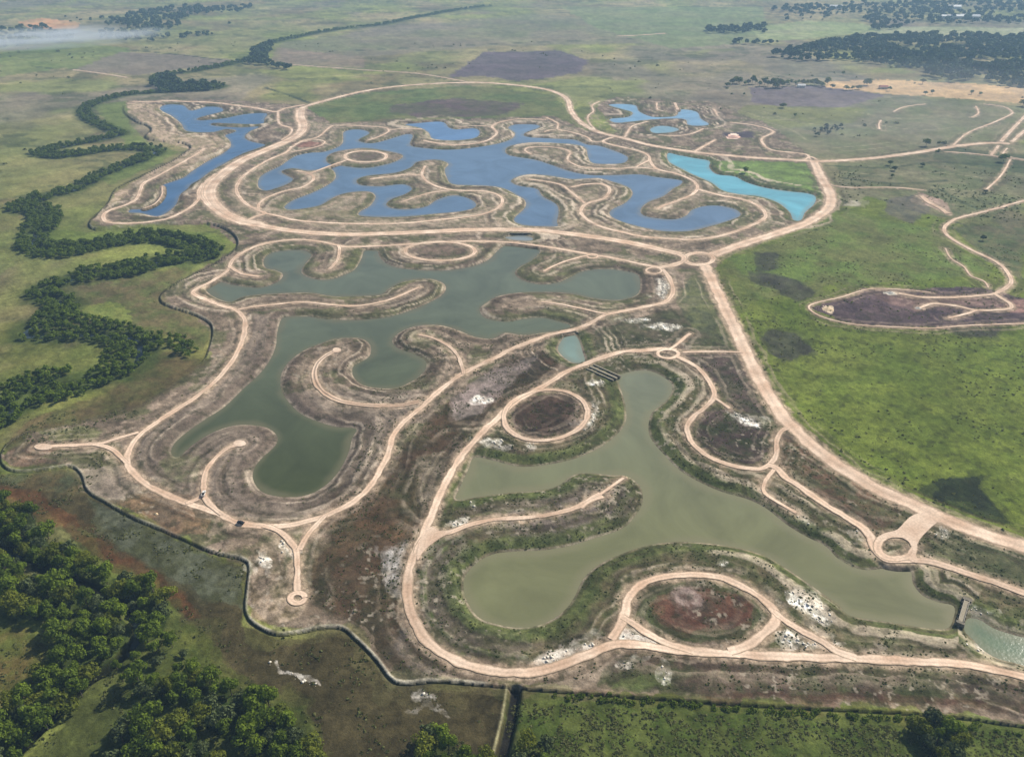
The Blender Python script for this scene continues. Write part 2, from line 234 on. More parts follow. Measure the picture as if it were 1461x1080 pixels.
# signed distance to the shores
SDW = np.full((NY, NX), BIG); IDW = np.full((NY, NX), -1)
names = list(LAKES)
for li, nm in enumerate(names):
    outer, isl, _ = LAKES[nm]
    D = np.full((NY, NX), BIG); inn = None
    for k, ring in enumerate([outer]+isl):
        q = smooth(ring, True, 4); wq = gp(q[:, 0], q[:, 1], 0.0)
        for i in range(len(wq)): seg_dist(D, wq[i], wq[(i+1) % len(wq)], 46.0)
        m = poly_mask(q, PX, PY, 2)
        inn = m if k == 0 else (inn & ~m)
    sdl = np.where(inn, -np.minimum(D, 30), np.minimum(D, 60))
    up = sdl < SDW
    SDW[up] = sdl[up]; IDW[up] = li
# distance to roads (beyond their edge)
SDR = np.full((NY, NX), BIG); ROADPX = []
for pts, wd in ROADS:
    q = smooth(pts, False, 4); wq = gp(q[:, 0], q[:, 1], 2.0); ROADPX.append((wq, wd))
    D = np.full((NY, NX), BIG)
    for i in range(len(wq)-1): seg_dist(D, wq[i], wq[i+1], wd/2+16)
    SDR = np.minimum(SDR, D-wd/2)
def plane2(poly):      # outline traced on the 2 m platform -> as it falls on the 0 m grid
    q = np.asarray(poly, float); wq = gp(q[:, 0], q[:, 1], 2.0); a, b = w2p(wq[:, 0], wq[:, 1], 0.0)
    return np.stack([a, b], -1)
for pz in PLAZAS+ENDS:
    q = smooth(pz, True, 3); SDR = np.where(poly_mask(plane2(q), PX, PY, 2), -1.0, SDR)
# levee
DL = np.full((NY, NX), BIG); q = smooth(LEVEE, False, 4); LEVW = gp(q[:, 0], q[:, 1], 1.0)
for i in range(len(LEVW)-1): seg_dist(DL, LEVW[i], LEVW[i+1], 22.0)
lp = plane2(q)
EXT = inside(list(map(tuple, lp))+[(2600, 1700), (-1500, 1700), (-2500, 100), (60, 128)], PX, PY)
fadeN = ss(140, 175, PY)*(1-.85*ss(20, 60, PX)*ss(305, 290, PX)*ss(512, 530, PY)*ss(640, 615, PY))
crest = np.where(PX > 745, 0.0, np.where((PY > 790) & (PX > 340), 1.0, .55))
SDL = np.where(EXT, -np.minimum(DL, 24), np.minimum(DL, 24))   # >0 on the platform
def line_dist(pts, R, z=0.0, n=4):
    D = np.full((NY, NX), BIG); q = smooth(pts, False, n); wq = gp(q[:, 0], q[:, 1], z)
    for i in range(len(wq)-1): seg_dist(D, wq[i], wq[i+1], R)
    return D, wq
DD, DITW = line_dist(DITCH, 9); DC, CRW = line_dist(CREEK, 10); DR, RVW = line_dist(RIVER, 34)

# heights
n1 = fbm(X, Y, 9, 3, 3); n2 = fbm(X, Y, 45, 5, 3)
near = ss(2600, 900, Y)
Z = 2.0 + near*((n1-.5)*0.7 + (n2-.5)*0.8)
Z = np.where(EXT, Z - fadeN*np.clip(Y/520, .75, 1.6)*ss(0.0, 1.5, -SDL), Z)
SC = np.clip(Y/600, .8, 2.2)
Z -= fadeN*.4*SC*np.exp(-((SDL+1.5*SC)/(.7*SC))**2)*(DL < 20)                  # ditch at the foot of the levee
Z += fadeN*.3*np.exp(-((SDL-.5)/.7)**2)*(DL < 20)                  # its crest
Z += .5*np.exp(-((DD-4.4)/1.2)**2)*(DD < 9) - 2.4*ss(3.2, 2.0, DD)
Z -= 2.6*ss(3.6, 1.8, DC); Z -= 1.8*ss(6.0, 2.5, DR)*near
lam = np.where(PY < 345, 4.6, 2.6); wob = fbm(X, Y, 26, 159, 4)*4.6
nearW = (SDW < 45)
TER = vnoise(np.where(nearW, SDW, 0)/lam + wob, X*.012 + IDW*7.7, 158)
TER2 = vnoise(np.clip(SDR, 0, 16)/(lam*.8) + wob, Y*.012, 157)
tw = nearW*ss(45, 26, SDW)*ss(1.2, 3, SDW); tw2 = ss(15, 9, SDR)*ss(.5, 2, SDR)
Z += ((TER-.5)*.9*tw + (TER2-.5)*.5*tw2)*ss(3, 7, np.minimum(SDW, SDR))
flat = ss(5.0, 1.2, SDR)
Z = Z*(1-flat) + 2.0*flat
bank = np.clip(SDW*0.30 + (n1-.5)*0.35*ss(1, 6, SDW), -1.5, 50)
Z = np.minimum(Z, np.where(SDW < 24, np.maximum(bank, -1.5), Z))
Z = np.where(SDR < 4.5, np.maximum(Z, 2.0-0.75*np.clip(SDR-0.8, 0, 5)), Z)
# low kerbless berm around the burnt pit is left to the track itself

WOODS = [
 ('creek_north', [(-60,700),(0,718),(25,720),(45,732),(58,756),(78,775),(105,788),(122,808),(150,818),(190,822),(218,835),(236,855),(242,880),(230,905),(207,912),(202,890),(188,866),(154,844),(108,823),(74,812),(44,800),(14,780),(-60,732)], 5.3,
  'tree between dark creek and rusty marsh', 'trees on the north bank of the creek'),
 ('creek_south', [(-60,800),(0,800),(25,806),(55,824),(95,840),(140,858),(172,880),(184,900),(180,916),(162,936),(138,956),(112,972),(92,966),(84,945),(88,920),(72,900),(50,884),(25,872),(0,860),(-60,850)], 5.3,
  'dark green tree between creek and pasture at left', 'trees on the south bank of the creek'),
 ('corner', [(-60,1040),(0,1015),(30,1000),(52,985),(66,962),(85,966),(108,980),(120,992),(100,1012),(82,1030),(56,1050),(40,1070),(10,1100),(-60,1100)], 5.3,
  'green tree in the belt running into the lower left corner', 'trees of the lower left corner belt'),
 ('bushes', [(205,918),(240,908),(262,925),(290,925),(262,945),(215,965),(180,975),(160,975),(160,955),(185,935)], 6.2,
  'small rounded tree in the thin scrub east of the creek bend', 'scrub trees east of the creek bend'),
 ('grove_a', [(180,990),(200,968),(240,965),(262,955),(305,975),(345,992),(385,1005),(412,1020),(430,1050),(455,1085),(430,1110),(390,1080),(345,1068),(310,1050),(270,1020),(230,1008)], 5.2,
  'bright green tree in the bottom left grove, north of its dark gap', 'trees in the north half of the bottom grove'),
 ('grove_b', [(180,1030),(215,1022),(250,1035),(285,1055),(320,1085),(330,1120),(150,1130),(165,1080)], 5.2,
  'dark green tree in the bottom grove, south of its dark gap', 'trees in the south half of the bottom grove'),
 ('bottom_mid', [(592,1062),(612,1040),(640,1045),(652,1066),(695,1075),(700,1110),(590,1110)], 5.3,
  'leafy tree at the bottom edge just west of the straight drain', 'trees west of the straight drain'),
 ('bottom_drain', [(742,1070),(758,1042),(780,1052),(800,1075),(805,1110),(738,1110)], 6.0,
  'leafy tree at the bottom edge just east of the straight drain', 'trees east of the straight drain'),
 ('bottom_right', [(1308,1044),(1330,1028),(1352,1042),(1368,1068),(1372,1100),(1322,1090)], 5.3,
  'dark tree standing on the rough meadow in the lower right', 'trees on the lower right meadow'),
]
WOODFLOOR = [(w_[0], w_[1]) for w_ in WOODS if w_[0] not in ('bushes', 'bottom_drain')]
# ------------------------------------------------------------------ ground colours (soil and plants, with levee shade and a vignette put in)
WX = X + (fbm(X, Y, 14, 11, 4)-.5)*14; WY = Y + (fbm(X, Y, 14, 12, 4)-.5)*14
WX2 = X + (fbm(X, Y, 30, 21, 5)-.5)*42; WY2 = Y + (fbm(X, Y, 30, 22, 5)-.5)*42
Q1 = w2p(WX, WY); Q2 = w2p(WX2, WY2)
C = np.zeros((NY, NX, 3))
def mixc(a, b, t): return a*(1-t[..., None]) + b*t[..., None]
def two(c1, c2, scale, s, stretch=1.0, sharp=.18):
    n = fbm(X, Y*stretch, scale, s, 5, .62); return mixc(lin(c1)[None, None], lin(c2)[None, None], ss(.5-sharp, .5+sharp, n))
def paint(poly, col, rough=1, op=1.0, z2=True):
    global C
    p = plane2(poly) if z2 else np.asarray(poly, float)
    if rough == 0: m = poly_mask(p, Q1[0], Q1[1]).astype(float)
    elif rough == 1: m = .5*poly_mask(p, Q1[0], Q1[1]) + .25*poly_mask(p, PX, PY) + .25*poly_mask(p, Q2[0], Q2[1], 60)
    else: m = .3*poly_mask(p, Q1[0], Q1[1]) + .7*poly_mask(p, Q2[0], Q2[1], 60)
    if isinstance(col, tuple) and not isinstance(col[0], (int, float)): col = two(*col)
    elif isinstance(col, tuple): col = lin(col)[None, None]
    C = mixc(C, col, m*op)
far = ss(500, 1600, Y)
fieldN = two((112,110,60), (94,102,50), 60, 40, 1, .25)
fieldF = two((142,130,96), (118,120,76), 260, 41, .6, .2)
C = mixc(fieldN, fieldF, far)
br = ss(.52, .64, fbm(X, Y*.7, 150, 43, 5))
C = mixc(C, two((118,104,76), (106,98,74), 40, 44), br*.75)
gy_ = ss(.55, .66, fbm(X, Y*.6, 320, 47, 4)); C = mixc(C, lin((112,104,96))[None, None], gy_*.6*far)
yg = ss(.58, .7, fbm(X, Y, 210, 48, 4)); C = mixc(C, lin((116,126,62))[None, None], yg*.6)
st1 = fbm(X*.6, Y*1.0, 70, 301, 5, .62); C = C*(1 + ((st1-.5)*1.1)[..., None]*np.array([1, .9, .8]))
st2 = ss(.60, .66, fbm(X*.7, Y*1.1, 46, 302, 5, .6)); C = mixc(C, lin((62,72,44))[None, None], st2*.55*ss(0, 300, Y))
# far fields
paint([(0,75),(110,62),(185,68),(180,100),(90,98),(0,110)], ((112,124,66),(100,118,58),80,50), 2, .7)
paint([(170,75),(260,78),(345,88),(240,102),(190,108),(105,100)], ((112,102,92),(122,110,98),90,51), 2, .85)
paint([(400,62),(560,40),(760,20),(1000,40),(960,62),(700,66),(520,82),(400,95)], ((120,112,96),(108,112,84),140,52), 2, .7)
paint([(395,68),(520,82),(520,98),(440,95),(385,88)], ((134,114,100),(122,108,94),40,53), 1, .7)
paint([(800,10),(1090,10),(1090,60),(960,70),(850,40)], ((106,122,74),(118,126,86),120,54), 2, .7)
paint([(690,75),(800,72),(840,88),(825,105),(740,116),(680,108),(640,112)], ((96,84,92),(88,80,84),70,55), 2, .95)
paint([(440,152),(520,133),(665,122),(790,135),(812,160),(840,190),(780,168),(700,170),(560,170),(450,178)], ((88,100,58),(104,106,66),60,56), 0)
paint([(560,150),(650,140),(745,148),(720,166),(600,168),(550,162)], ((90,72,76),(82,78,62),40,57), 2, .9)
paint([(1070,126),(1180,122),(1262,136),(1230,150),(1150,158),(1072,146)], ((104,94,98),(110,100,98),40,58), 0)
paint([(1175,117),(1260,114),(1380,119),(1480,128),(1480,150),(1330,138),(1262,134),(1180,125)], ((200,166,120),(176,148,112),60,59), 0)
paint([(25,32),(60,26),(115,33),(110,42),(45,42)], ((186,140,100),(170,140,104),60,60), 0)
paint([(1230,38),(1461,40),(1461,52),(1230,52)], ((150,150,118),(136,140,104),80,61), 1)
paint([(1150,56),(1260,44),(1230,34),(1150,30),(1070,40),(1090,60)], ((146,150,110),(130,142,92),90,62), 1, .8)
paint([(1250,140),(1340,142),(1461,152),(1461,200),(1330,214),(1180,225),(1050,215),(1090,160),(1180,160)], ((118,112,88),(102,106,74),40,63), 1, .8)
paint([(1065,150),(1240,155),(1220,175),(1100,185),(1040,170)], ((116,118,68),(104,106,70),50,64), 1, .8)
paint([(1195,232),(1461,232),(1461,300),(1350,310),(1200,300)], ((112,108,82),(92,98,66),30,65), 1, .9)
paint([(1340,208),(1470,222),(1470,250),(1330,228)], ((66,78,50),(76,80,58),30,66), 1, .8)
# the building site
SITE = [(182,144),(300,142),(432,150),(470,176),(560,174),(700,168),(790,166),(835,186),(880,192),(852,150),(880,138),(1020,146),(1100,180),(1160,226),(1182,260),(1190,300),(1100,340),(1015,366),(1050,470),(1090,550),(1140,620),(1300,718),(1561,800),(1561,1050),(1272,1010),(960,990),(567,970),(500,892),(395,900),(352,860),(356,806),(301,784),(126,700),(100,664),(20,668),(5,650),(40,620),(200,577),(290,520),(304,478),(280,448),(232,430),(234,416),(340,350),(300,318),(140,322),(132,314),(165,275),(270,212),(210,194),(216,182),(182,160)]
siteC = two((128,110,92), (100,86,70), 9, 70, 1, .22)
siteC = mixc(siteC, two((84,88,50), (98,98,62), 6, 71), ss(.50, .60, fbm(X, Y, 22, 72, 5))*.75)
siteC = mixc(siteC, lin((162,140,122))[None, None], ss(.60, .70, fbm(X, Y, 7, 73, 4))*.5)
paint(SITE, siteC, 0)
def paintline(pts, wd, col, op=1.0, z=2.0, vary=.3):
    global C
    D, _ = line_dist(pts, wd*2+4, z); C = mixc(C, lin(col)[None, None], ss(wd*1.2, wd*.5, D+(n1-.5)*wd*.6)*op*(1-vary+vary*ss(.35, .6, fbm(X, Y, 25, 195, 3))))
for pl in ([(190,72),(260,79),(345,90)], [(45,95),(72,98)], [(510,72.5),(624,67),(760,61),(900,56)], [(380,126),(412,136),(440,147)], [(300,90),(345,95)]): paintline(pl, 5, (50,60,40), .9)
for pl in ([(1030,385),(1042,410),(1064,447),(1090,500),(1116,550),(1141,592),(1170,622),(1215,655),(1295,698),(1345,720),(1400,742),(1500,775)],): paintline(pl, 2.2, (62,48,38), .85)
for pl in ([(1120,206),(1180,216),(1240,213),(1310,204)], [(1180,212),(1250,206),(1300,198)], [(1104,214),(1060,210),(1020,208)], [(1205,318),(1260,330),(1330,326)], [(1200,245),(1260,250),(1330,246),(1400,254)], [(1330,268),(1380,272),(1404,270)], [(1040,152),(1100,170),(1180,168)], [(1090,160),(1150,176),(1240,180)], [(1080,170),(1130,186),(1150,200)], [(1220,160),(1290,170),(1360,164)], [(1235,176),(1310,186),(1360,182)], [(1380,330),(1420,350),(1461,352)], [(1350,340),(1385,372),(1400,400)]): paintline(pl, 2.4, (150,142,112), .55)
for pl in ([(1205,255),(1280,262),(1350,258)], [(1230,330),(1300,338),(1350,350),(1390,372)], [(1290,300),(1330,316)], [(1340,270),(1375,290),(1400,300)], [(1180,236),(1260,240),(1340,232),(1461,240)], [(1365,318),(1400,330),(1461,334)], [(985,440),(1000,480),(1030,490)], [(1350,365),(1400,392),(1461,398)]): paintline(pl, 4, (54,64,42), .7)
# west lake surroundings are paler
paint([(182,146),(240,150),(262,190),(330,196),(300,235),(200,262),(150,300),(135,314),(165,275),(270,212),(210,194),(216,182),(182,160)], ((172,146,124),(134,120,88),6,74), 1, .85)
paint([(432,170),(470,178),(560,176),(700,172),(790,172),(870,205),(950,220),(1080,290),(1000,345),(900,340),(480,330),(330,300),(330,260),(420,205)], ((156,136,116),(104,100,70),7,75), 1, .7)
# brown graded soil round the middle lake
paint([(340,446),(398,450),(396,560),(600,556),(600,590),(562,620),(545,680),(505,712),(400,745),(300,732),(186,655),(200,628),(300,560),(346,500)], ((130,114,100),(106,92,80),12,76,1,.35), 1, .9)
paint([(240,640),(290,650),(285,690),(250,690),(230,665)], ((96,102,60),(110,100,78),5,77), 1, .7)
paint([(120,668),(185,660),(215,694),(165,714),(128,702)], ((150,134,118),(132,118,102),5,78), 1, .8)
paint([(165,715),(225,695),(300,722),(300,760),(240,760)], ((140,108,78),(104,86,66),7,79), 1, .8)
paint([(10,640),(60,620),(130,610),(120,628),(60,650),(90,662),(20,668)], ((128,98,80),(100,84,66),6,80), 1, .8)
paint([(60,618),(110,606),(150,612),(130,626),(70,628)], ((112,116,66),(96,104,56),6,81), 1, .7)
paint([(345,770),(400,770),(412,840),(440,870),(395,895),(358,880),(360,810)], ((150,130,110),(98,84,62),4,82), 1, .85)
paint([(440,770),(470,765),(480,830),(450,850),(437,850)], ((110,100,78),(78,74,50),4,83), 1, .7)
# dark overgrown hollow between the two loops
paint([(455,790),(480,750),(540,705),(572,640),(625,585),(700,528),(775,500),(800,515),(770,545),(700,590),(650,650),(612,720),(578,800),(572,860),(590,905),(640,950),(570,960),(500,885),(440,860)], ((64,58,38),(86,64,44),14,84,1,.25), 1, .92)
paint([(470,700),(560,660),(590,680),(585,760),(520,770),(470,760)], ((66,66,38),(100,70,44),20,85), 2, .5)
paint([(640,572),(690,535),(770,505),(760,520),(722,552),(690,590),(650,600)], ((150,132,126),(116,104,96),7,86), 1, .85)
paint([(594,650),(640,642),(632,690),(610,720),(590,720)], ((146,132,112),(104,94,74),5,87), 1, .8)
paint([(542,790),(560,780),(578,768),(574,800),(570,835),(584,850),(560,850),(545,830)], ((172,166,162),(120,112,104),5,88), 1, .85)
paint([(575,890),(600,930),(640,955),(655,968),(590,962),(565,930)], ((84,78,76),(92,80,66),6,89), 1, .8)
# the green front block
paint([(760,560),(840,512),(960,508),(1010,540),(1100,610),(1240,700),(1400,770),(1561,820),(1561,940),(1300,925),(1100,925),(900,905),(740,950),(650,940),(595,880),(600,800),(640,700),(700,610)], ((76,84,42),(98,88,60),6,90,1,.25), 1, .9)
paint([(590,790),(640,760),(680,770),(660,810),(660,870),(720,900),(760,905),(750,950),(660,935),(600,885)], ((122,112,98),(72,84,38),4,91,1,.2), 1, .85)
paint([(680,745),(850,690),(905,690),(905,730),(840,760),(700,775)], ((112,98,94),(84,82,52),4,92,1,.2), 1, .8)
paint([(640,730),(780,700),(870,680),(850,700),(700,735)], ((138,124,110),(82,80,52),4,93), 1, .7)
paint([(850,470),(960,440),(1000,450),(1050,500),(960,490),(850,505)], ((74,80,46),(92,84,64),7,94), 1, .85)
paint([(985,395),(1005,395),(1045,480),(1050,500),(990,470),(965,430)], ((100,104,60),(82,88,60),7,95), 1, .85)
paint([(975,505),(1058,505),(1080,560),(1100,600),(1045,580),(1010,535)], ((92,74,70),(70,68,50),6,96), 1, .9)
paint([(1110,618),(1140,632),(1250,705),(1290,725),(1260,760),(1180,715),(1112,665)], ((104,76,58),(80,80,50),7,97), 1, .9)
paint([(1345,752),(1561,820),(1561,860),(1380,812),(1320,790)], ((92,92,62),(72,80,50),7,98), 1, .85)
paint(ell(778,592,55,32,14,-.1), ((66,54,42),(86,66,54),7,99), 0)
paint(ell(1048,622,58,38,14,.35), ((84,68,62),(66,70,42),8,100), 0)
paint(ell(1003,872,96,47,16,.06), ((70,78,40),(84,86,56),5,101), 0)
paint(ell(1003,868,72,33,14,.06), ((104,64,50),(84,68,54),8,102), 1, .9)
paint(ell(975,852,24,18,10,.3), ((150,130,122),(112,90,80),4,103), 1, .8)
paint(ell(628,357,40,10), ((118,96,84),(96,86,66),5,104), 0, .9); paint(ell(522,223,24,6), ((116,96,84),(98,90,66),5,105), 0, .9)
paint(ell(440,206,22,5), (128,78,66), 0, .8)
paint([(875,930),(1461,970),(1561,985),(1561,1020),(1272,1000),(1000,990),(850,975)], ((84,68,56),(66,72,40),8,106), 1, .9)
paint([(870,975),(950,955),(950,975),(900,985)], ((86,104,44),(100,110,56),5,107), 1, .8)
paint([(1000,985),(1461,1000),(1461,1014),(1000,993)], (92,58,42), 1, .5)
# meadow east of the main road
paint([(1012,388),(1060,358),(1150,325),(1192,298),(1240,280),(1400,330),(1561,380),(1561,800),(1440,768),(1335,728),(1260,694),(1172,640),(1128,598),(1098,550),(1060,470)], ((84,98,38),(104,112,50),30,110,1,.3), 0)
paint([(1040,370),(1200,300),(1340,330),(1420,390),(1300,400),(1160,410),(1080,430)], ((92,110,54),(98,98,62),30,111), 2, .7)
paint([(1120,560),(1461,520),(1461,760),(1300,700),(1180,630)], ((84,98,36),(104,114,46),14,112,1,.3), 2, .7)
paint([(1010,390),(1045,372),(1080,420),(1060,450)], ((92,88,58),(84,92,52),14,113), 1, .6)
for pp in ([(1072,360),(1110,362),(1110,385),(1080,388)], [(1066,386),(1107,391),(1139,400),(1172,420),(1136,430),(1110,414),(1069,402)], [(1082,483),(1104,468),(1139,475),(1163,502),(1126,517),(1098,505)], [(1340,466),(1430,466),(1425,482),(1370,480)]):
    paint(pp, ((58,54,50),(70,70,54),9,114), 1, .9)
paint([(1306,702),(1335,684),(1405,676),(1400,700),(1440,748),(1400,742),(1345,718)], ((30,34,30),(44,52,34),9,114), 1, .92)
paint([(1265,285),(1310,278),(1330,300),(1300,320),(1262,305)], ((80,76,74),(98,92,80),8,115), 1, .8)
paint([(1310,275),(1345,285),(1360,305),(1340,300),(1320,292)], (176,146,134), 1, .8)
paint([(1200,294),(1215,286),(1230,288),(1226,294)], (186,176,158), 1, .8)
paint([(1360,325),(1461,320),(1461,400),(1420,380)], ((76,84,58),(96,90,68),10,116), 1, .8)
paint([(1157,441),(1202,424),(1240,413),(1300,412),(1410,412),(1461,425),(1561,440),(1561,461),(1378,465),(1328,468),(1221,463)], ((70,58,62),(92,76,76),10,117,1,.25), 0)
paint([(1245,418),(1420,426),(1440,440),(1340,436),(1310,446),(1260,430)], ((128,104,96),(102,82,76),8,118), 1, .8)
paint([(1430,425),(1480,432),(1480,445),(1440,445)], (176,136,124), 1, .7)
paint(ell(1181,441,9,4.5), (206,186,160), 0); paint(ell(1270,418,7,3), (210,204,190), 0)
paint([(1012,229),(1150,232),(1168,262),(1175,285),(1100,266),(1030,246)], ((104,128,54),(92,110,54),14,119), 0)
paint([(1015,245),(1064,250),(1164,276),(1160,282),(1064,262)], ((78,78,62),(92,86,70),8,120), 1, .8)
paint([(1030,190),(1075,188),(1078,198),(1030,194)], (74,62,76), 1, .9); paint(ell(1047,195,9,4), (222,178,160), 0)
# outside the levee
paint([(-60,684),(110,678),(132,706),(300,790),(348,805),(345,890),(400,912),(500,905),(560,982),(720,992),(712,1100),(480,1100),(420,1010),(300,950),(250,870),(230,832),(120,790),(60,722),(-60,700)], ((80,72,48),(64,58,38),10,130,1,.3), 1)
paint([(-60,688),(60,700),(130,762),(190,795),(260,845),(285,880),(262,878),(220,835),(150,800),(90,755),(-60,706)], ((100,64,40),(86,66,42),9,131), 1, .62)
paint([(130,712),(200,742),(345,808),(345,865),(290,850),(220,810),(140,760)], ((98,102,84),(74,78,52),6,132,1,.2), 1, .8)
paint([(0,675),(110,672),(125,700),(60,700),(0,690)], ((86,92,66),(100,88,60),8,133), 1, .7)
paint([(190,590),(300,515),(235,500),(150,560),(40,600),(0,640),(60,612)], ((94,80,56),(78,76,46),9,134), 1, .85)
paint([(110,400),(230,385),(300,360),(235,420),(240,440),(300,465),(290,500),(215,470),(130,445)], ((96,86,60),(84,92,50),12,135), 1, .8)
paint([(118,436),(165,428),(190,450),(180,462),(120,455)], ((118,122,62),(104,116,58),12,136), 0, .9)
paint([(720,995),(1000,1005),(1461,1040),(1561,1060),(1561,1300),(690,1300)], ((70,84,36),(92,100,50),8,137,1,.25), 1)
paint([(240,935),(290,945),(330,975),(270,985),(235,960)], ((160,132,62),(96,92,40),5,138), 2, .7)
paint([(0,870),(40,890),(75,935),(60,965),(0,1010),(-60,1020),(-60,860)], ((90,96,46),(106,92,54),16,139), 1)
paint([(0,290),(40,310),(45,350),(0,400),(-60,400),(-60,290)], ((110,110,62),(98,108,56),24,140), 2, .6)
paint([(60,325),(130,330),(240,325),(300,330),(330,345),(240,338),(120,350),(70,345)], ((104,118,52),(94,108,50),14,141), 1, .8)
paint([(185,175),(215,205),(255,215),(220,235),(160,262),(140,255),(220,215),(180,205),(160,180),(130,150),(180,145)], ((108,122,62),(98,112,56),20,142), 1, .8)
paint([(560,300),(500,302),(490,312),(430,306),(420,300)], ((134,118,92),(110,110,70),5,143), 1, .7)
paint([(195,905),(250,880),(300,905),(330,950),(430,1010),(480,1100),(100,1110),(140,1020),(200,960),(150,945)], ((62,72,32),(84,88,42),9,191,1,.25), 1, .9)
paint([(90,1035),(120,985),(165,945),(205,960),(190,1000),(168,1060),(120,1120),(10,1120)], ((66,72,36),(58,64,32),9,192), 1, .8)
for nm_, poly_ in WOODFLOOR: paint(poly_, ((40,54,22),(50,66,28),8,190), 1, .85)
# pale spoil patches
STREAK = [(384,942),(410,955),(440,969),(464,976),(460,981),(432,975),(404,961),(382,946)]
WHITE = [ell(1146,858,30,16,10,.5), ell(1168,874,26,15,10,.5), [(1110,908),(1125,903),(1178,925),(1120,928)], [(757,944),(800,930),(848,910),(850,922),(800,944),(762,952)], ell(655,746,16,5), ell(675,718,4,8), ell(910,457,19,3.5), ell(951,467,24,5), [(938,398),(950,395),(956,410),(948,428),(938,420)], ell(600,991,16,3.5), ell(890,948,14,7), ell(943,962,9,12), STREAK, ell(757,634,8,4), ell(704,630,14,6), ell(845,590,5,14), ell(832,606,9,8), ell(1222,760,14,6), ell(1345,762,12,7), ell(1085,700,3,6), [(1136,731),(1160,746),(1156,752),(1134,737)], [(1042,584),(1062,593),(1092,608),(1088,613),(1055,598)], ell(375,800,10,8), [(400,770),(425,790),(420,800),(398,785)], ell(690,570,14,6), ell(1180,920,25,3), ell(850,545,12,4), [(870,905),(880,895),(893,882),(884,912),(905,921),(880,915)], ell(1400,925,30,5,10,.3), ell(1392,868,20,5,10,.3), ell(1030,802,8,3), ell(720,640,10,4), ell(300,240,3,3), [(893,884),(883,911),(944,922)]]
WN = .35+.65*ss(.40, .54, fbm(X, Y, 3.5, 149, 4))
for i, pw in enumerate(WHITE):
    paint(pw, ((238,232,220),(190,178,164),2.5,150+i,1,.3), 0 if pw is STREAK else 1, WN*(.7 if pw is STREAK else 1))
# shore bands: pale wet lip, then the planted slope, in long streaks following the shore
streak = fbm(SDW*1.0 + X*.015, Y*.015 + IDW*9.1, .9, 160, 3)
nb = fbm(X, Y, 40, 161, 4)
isG = np.isin(IDW, [names.index(k) for k in ('front', 'outlet', 'turquoise', 'culvert_pond')])
isM = IDW == names.index('middle')
g_amt = np.where(isG, .85, np.where(isM & (PY > 470), .12, .62))*ss(.32, .55, nb + np.where(isG, .2, 0))
slope = ss(1.0, 2.5, SDW)*ss(13, 7.5, SDW)*(SDR > 0.5)
C = mixc(C, two((64,80,32), (96,106,50), 5, 162), slope*g_amt*.92)
C = mixc(C, lin((88,72,62))[None, None], slope*(1-g_amt)*.35)
inS = (~EXT)
sw = tw*inS*ss(.36, .58, fbm(X, Y, 20, 164, 4)+.10)
C = mixc(C, lin((176,158,138))[None, None], ss(.60, .82, TER)*sw*np.where(PY < 345, .8, .6))
C = mixc(C, lin((78,66,54))[None, None], ss(.40, .2, TER)*sw*.55)
C = mixc(C, lin((160,142,122))[None, None], ss(.64, .84, TER2)*tw2*inS*.40*(1-tw*.5)); C = mixc(C, lin((82,72,54))[None, None], ss(.36, .18, TER2)*tw2*inS*.45)
lip = ss(1.9, .9, SDW)*ss(-.6, .2, SDW)*(.4+.6*ss(.4, .6, fbm(X, Y, 12, 163)))
C = mixc(C, lin((146,132,112))[None, None], lip*.7)
C = mixc(C, lin((60,62,44))[None, None], ss(0, -.8, SDW)*1.0)
# machine-worked soil has strong tonal contrast
inSite = poly_mask(plane2(SITE), PX, PY).astype(float)
LU = np.clip((C*np.array([.3, .6, .1])).sum(-1), .004, 1); CN = C*(1.08*(LU/.155)**.28)[..., None]
CN = CN*.84 + ((CN*np.array([.3, .6, .1])).sum(-1))[..., None]*.16*np.array([1.06, 1.02, .86])
C = mixc(C, CN, inSite)
C = mixc(C, C*.84, EXT*ss(640, 760, PY))  # lower ground outside the levee darkened: lens vignette put into the colour
# levee: bare pale crest, weedy foot darkened further by the bank's painted-in shadow
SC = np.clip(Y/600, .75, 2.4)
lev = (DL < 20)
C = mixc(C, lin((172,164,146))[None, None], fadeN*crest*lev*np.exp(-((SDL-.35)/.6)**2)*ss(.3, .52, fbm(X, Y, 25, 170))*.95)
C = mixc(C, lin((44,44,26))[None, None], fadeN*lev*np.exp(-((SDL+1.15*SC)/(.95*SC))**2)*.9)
C = mixc(C, lin((40,38,34))[None, None], ss(2.6, 1.6, DD)); C = mixc(C, lin((150,144,110))[None, None], np.exp(-((DD-3.9)/.55)**2)*(DD < 9)*(X < -2+0*X)*ss(.3, .5, fbm(X, Y, 9, 173)))
C = mixc(C, lin((30,32,18))[None, None], ss(4.0, 2.0, DC))
C = mixc(C, two((52,66,28), (66,78,36), 12, 171), ss(26, 10, DR + (n1-.5)*12)*.85)
# dirt thrown off the roads
sh = ss(4.2, -.4, SDR + (fbm(X, Y, 5, 172, 4)-.5)*6)
C = mixc(C, two((190,166,142), (140,122,102), 3, 174), sh*.8)
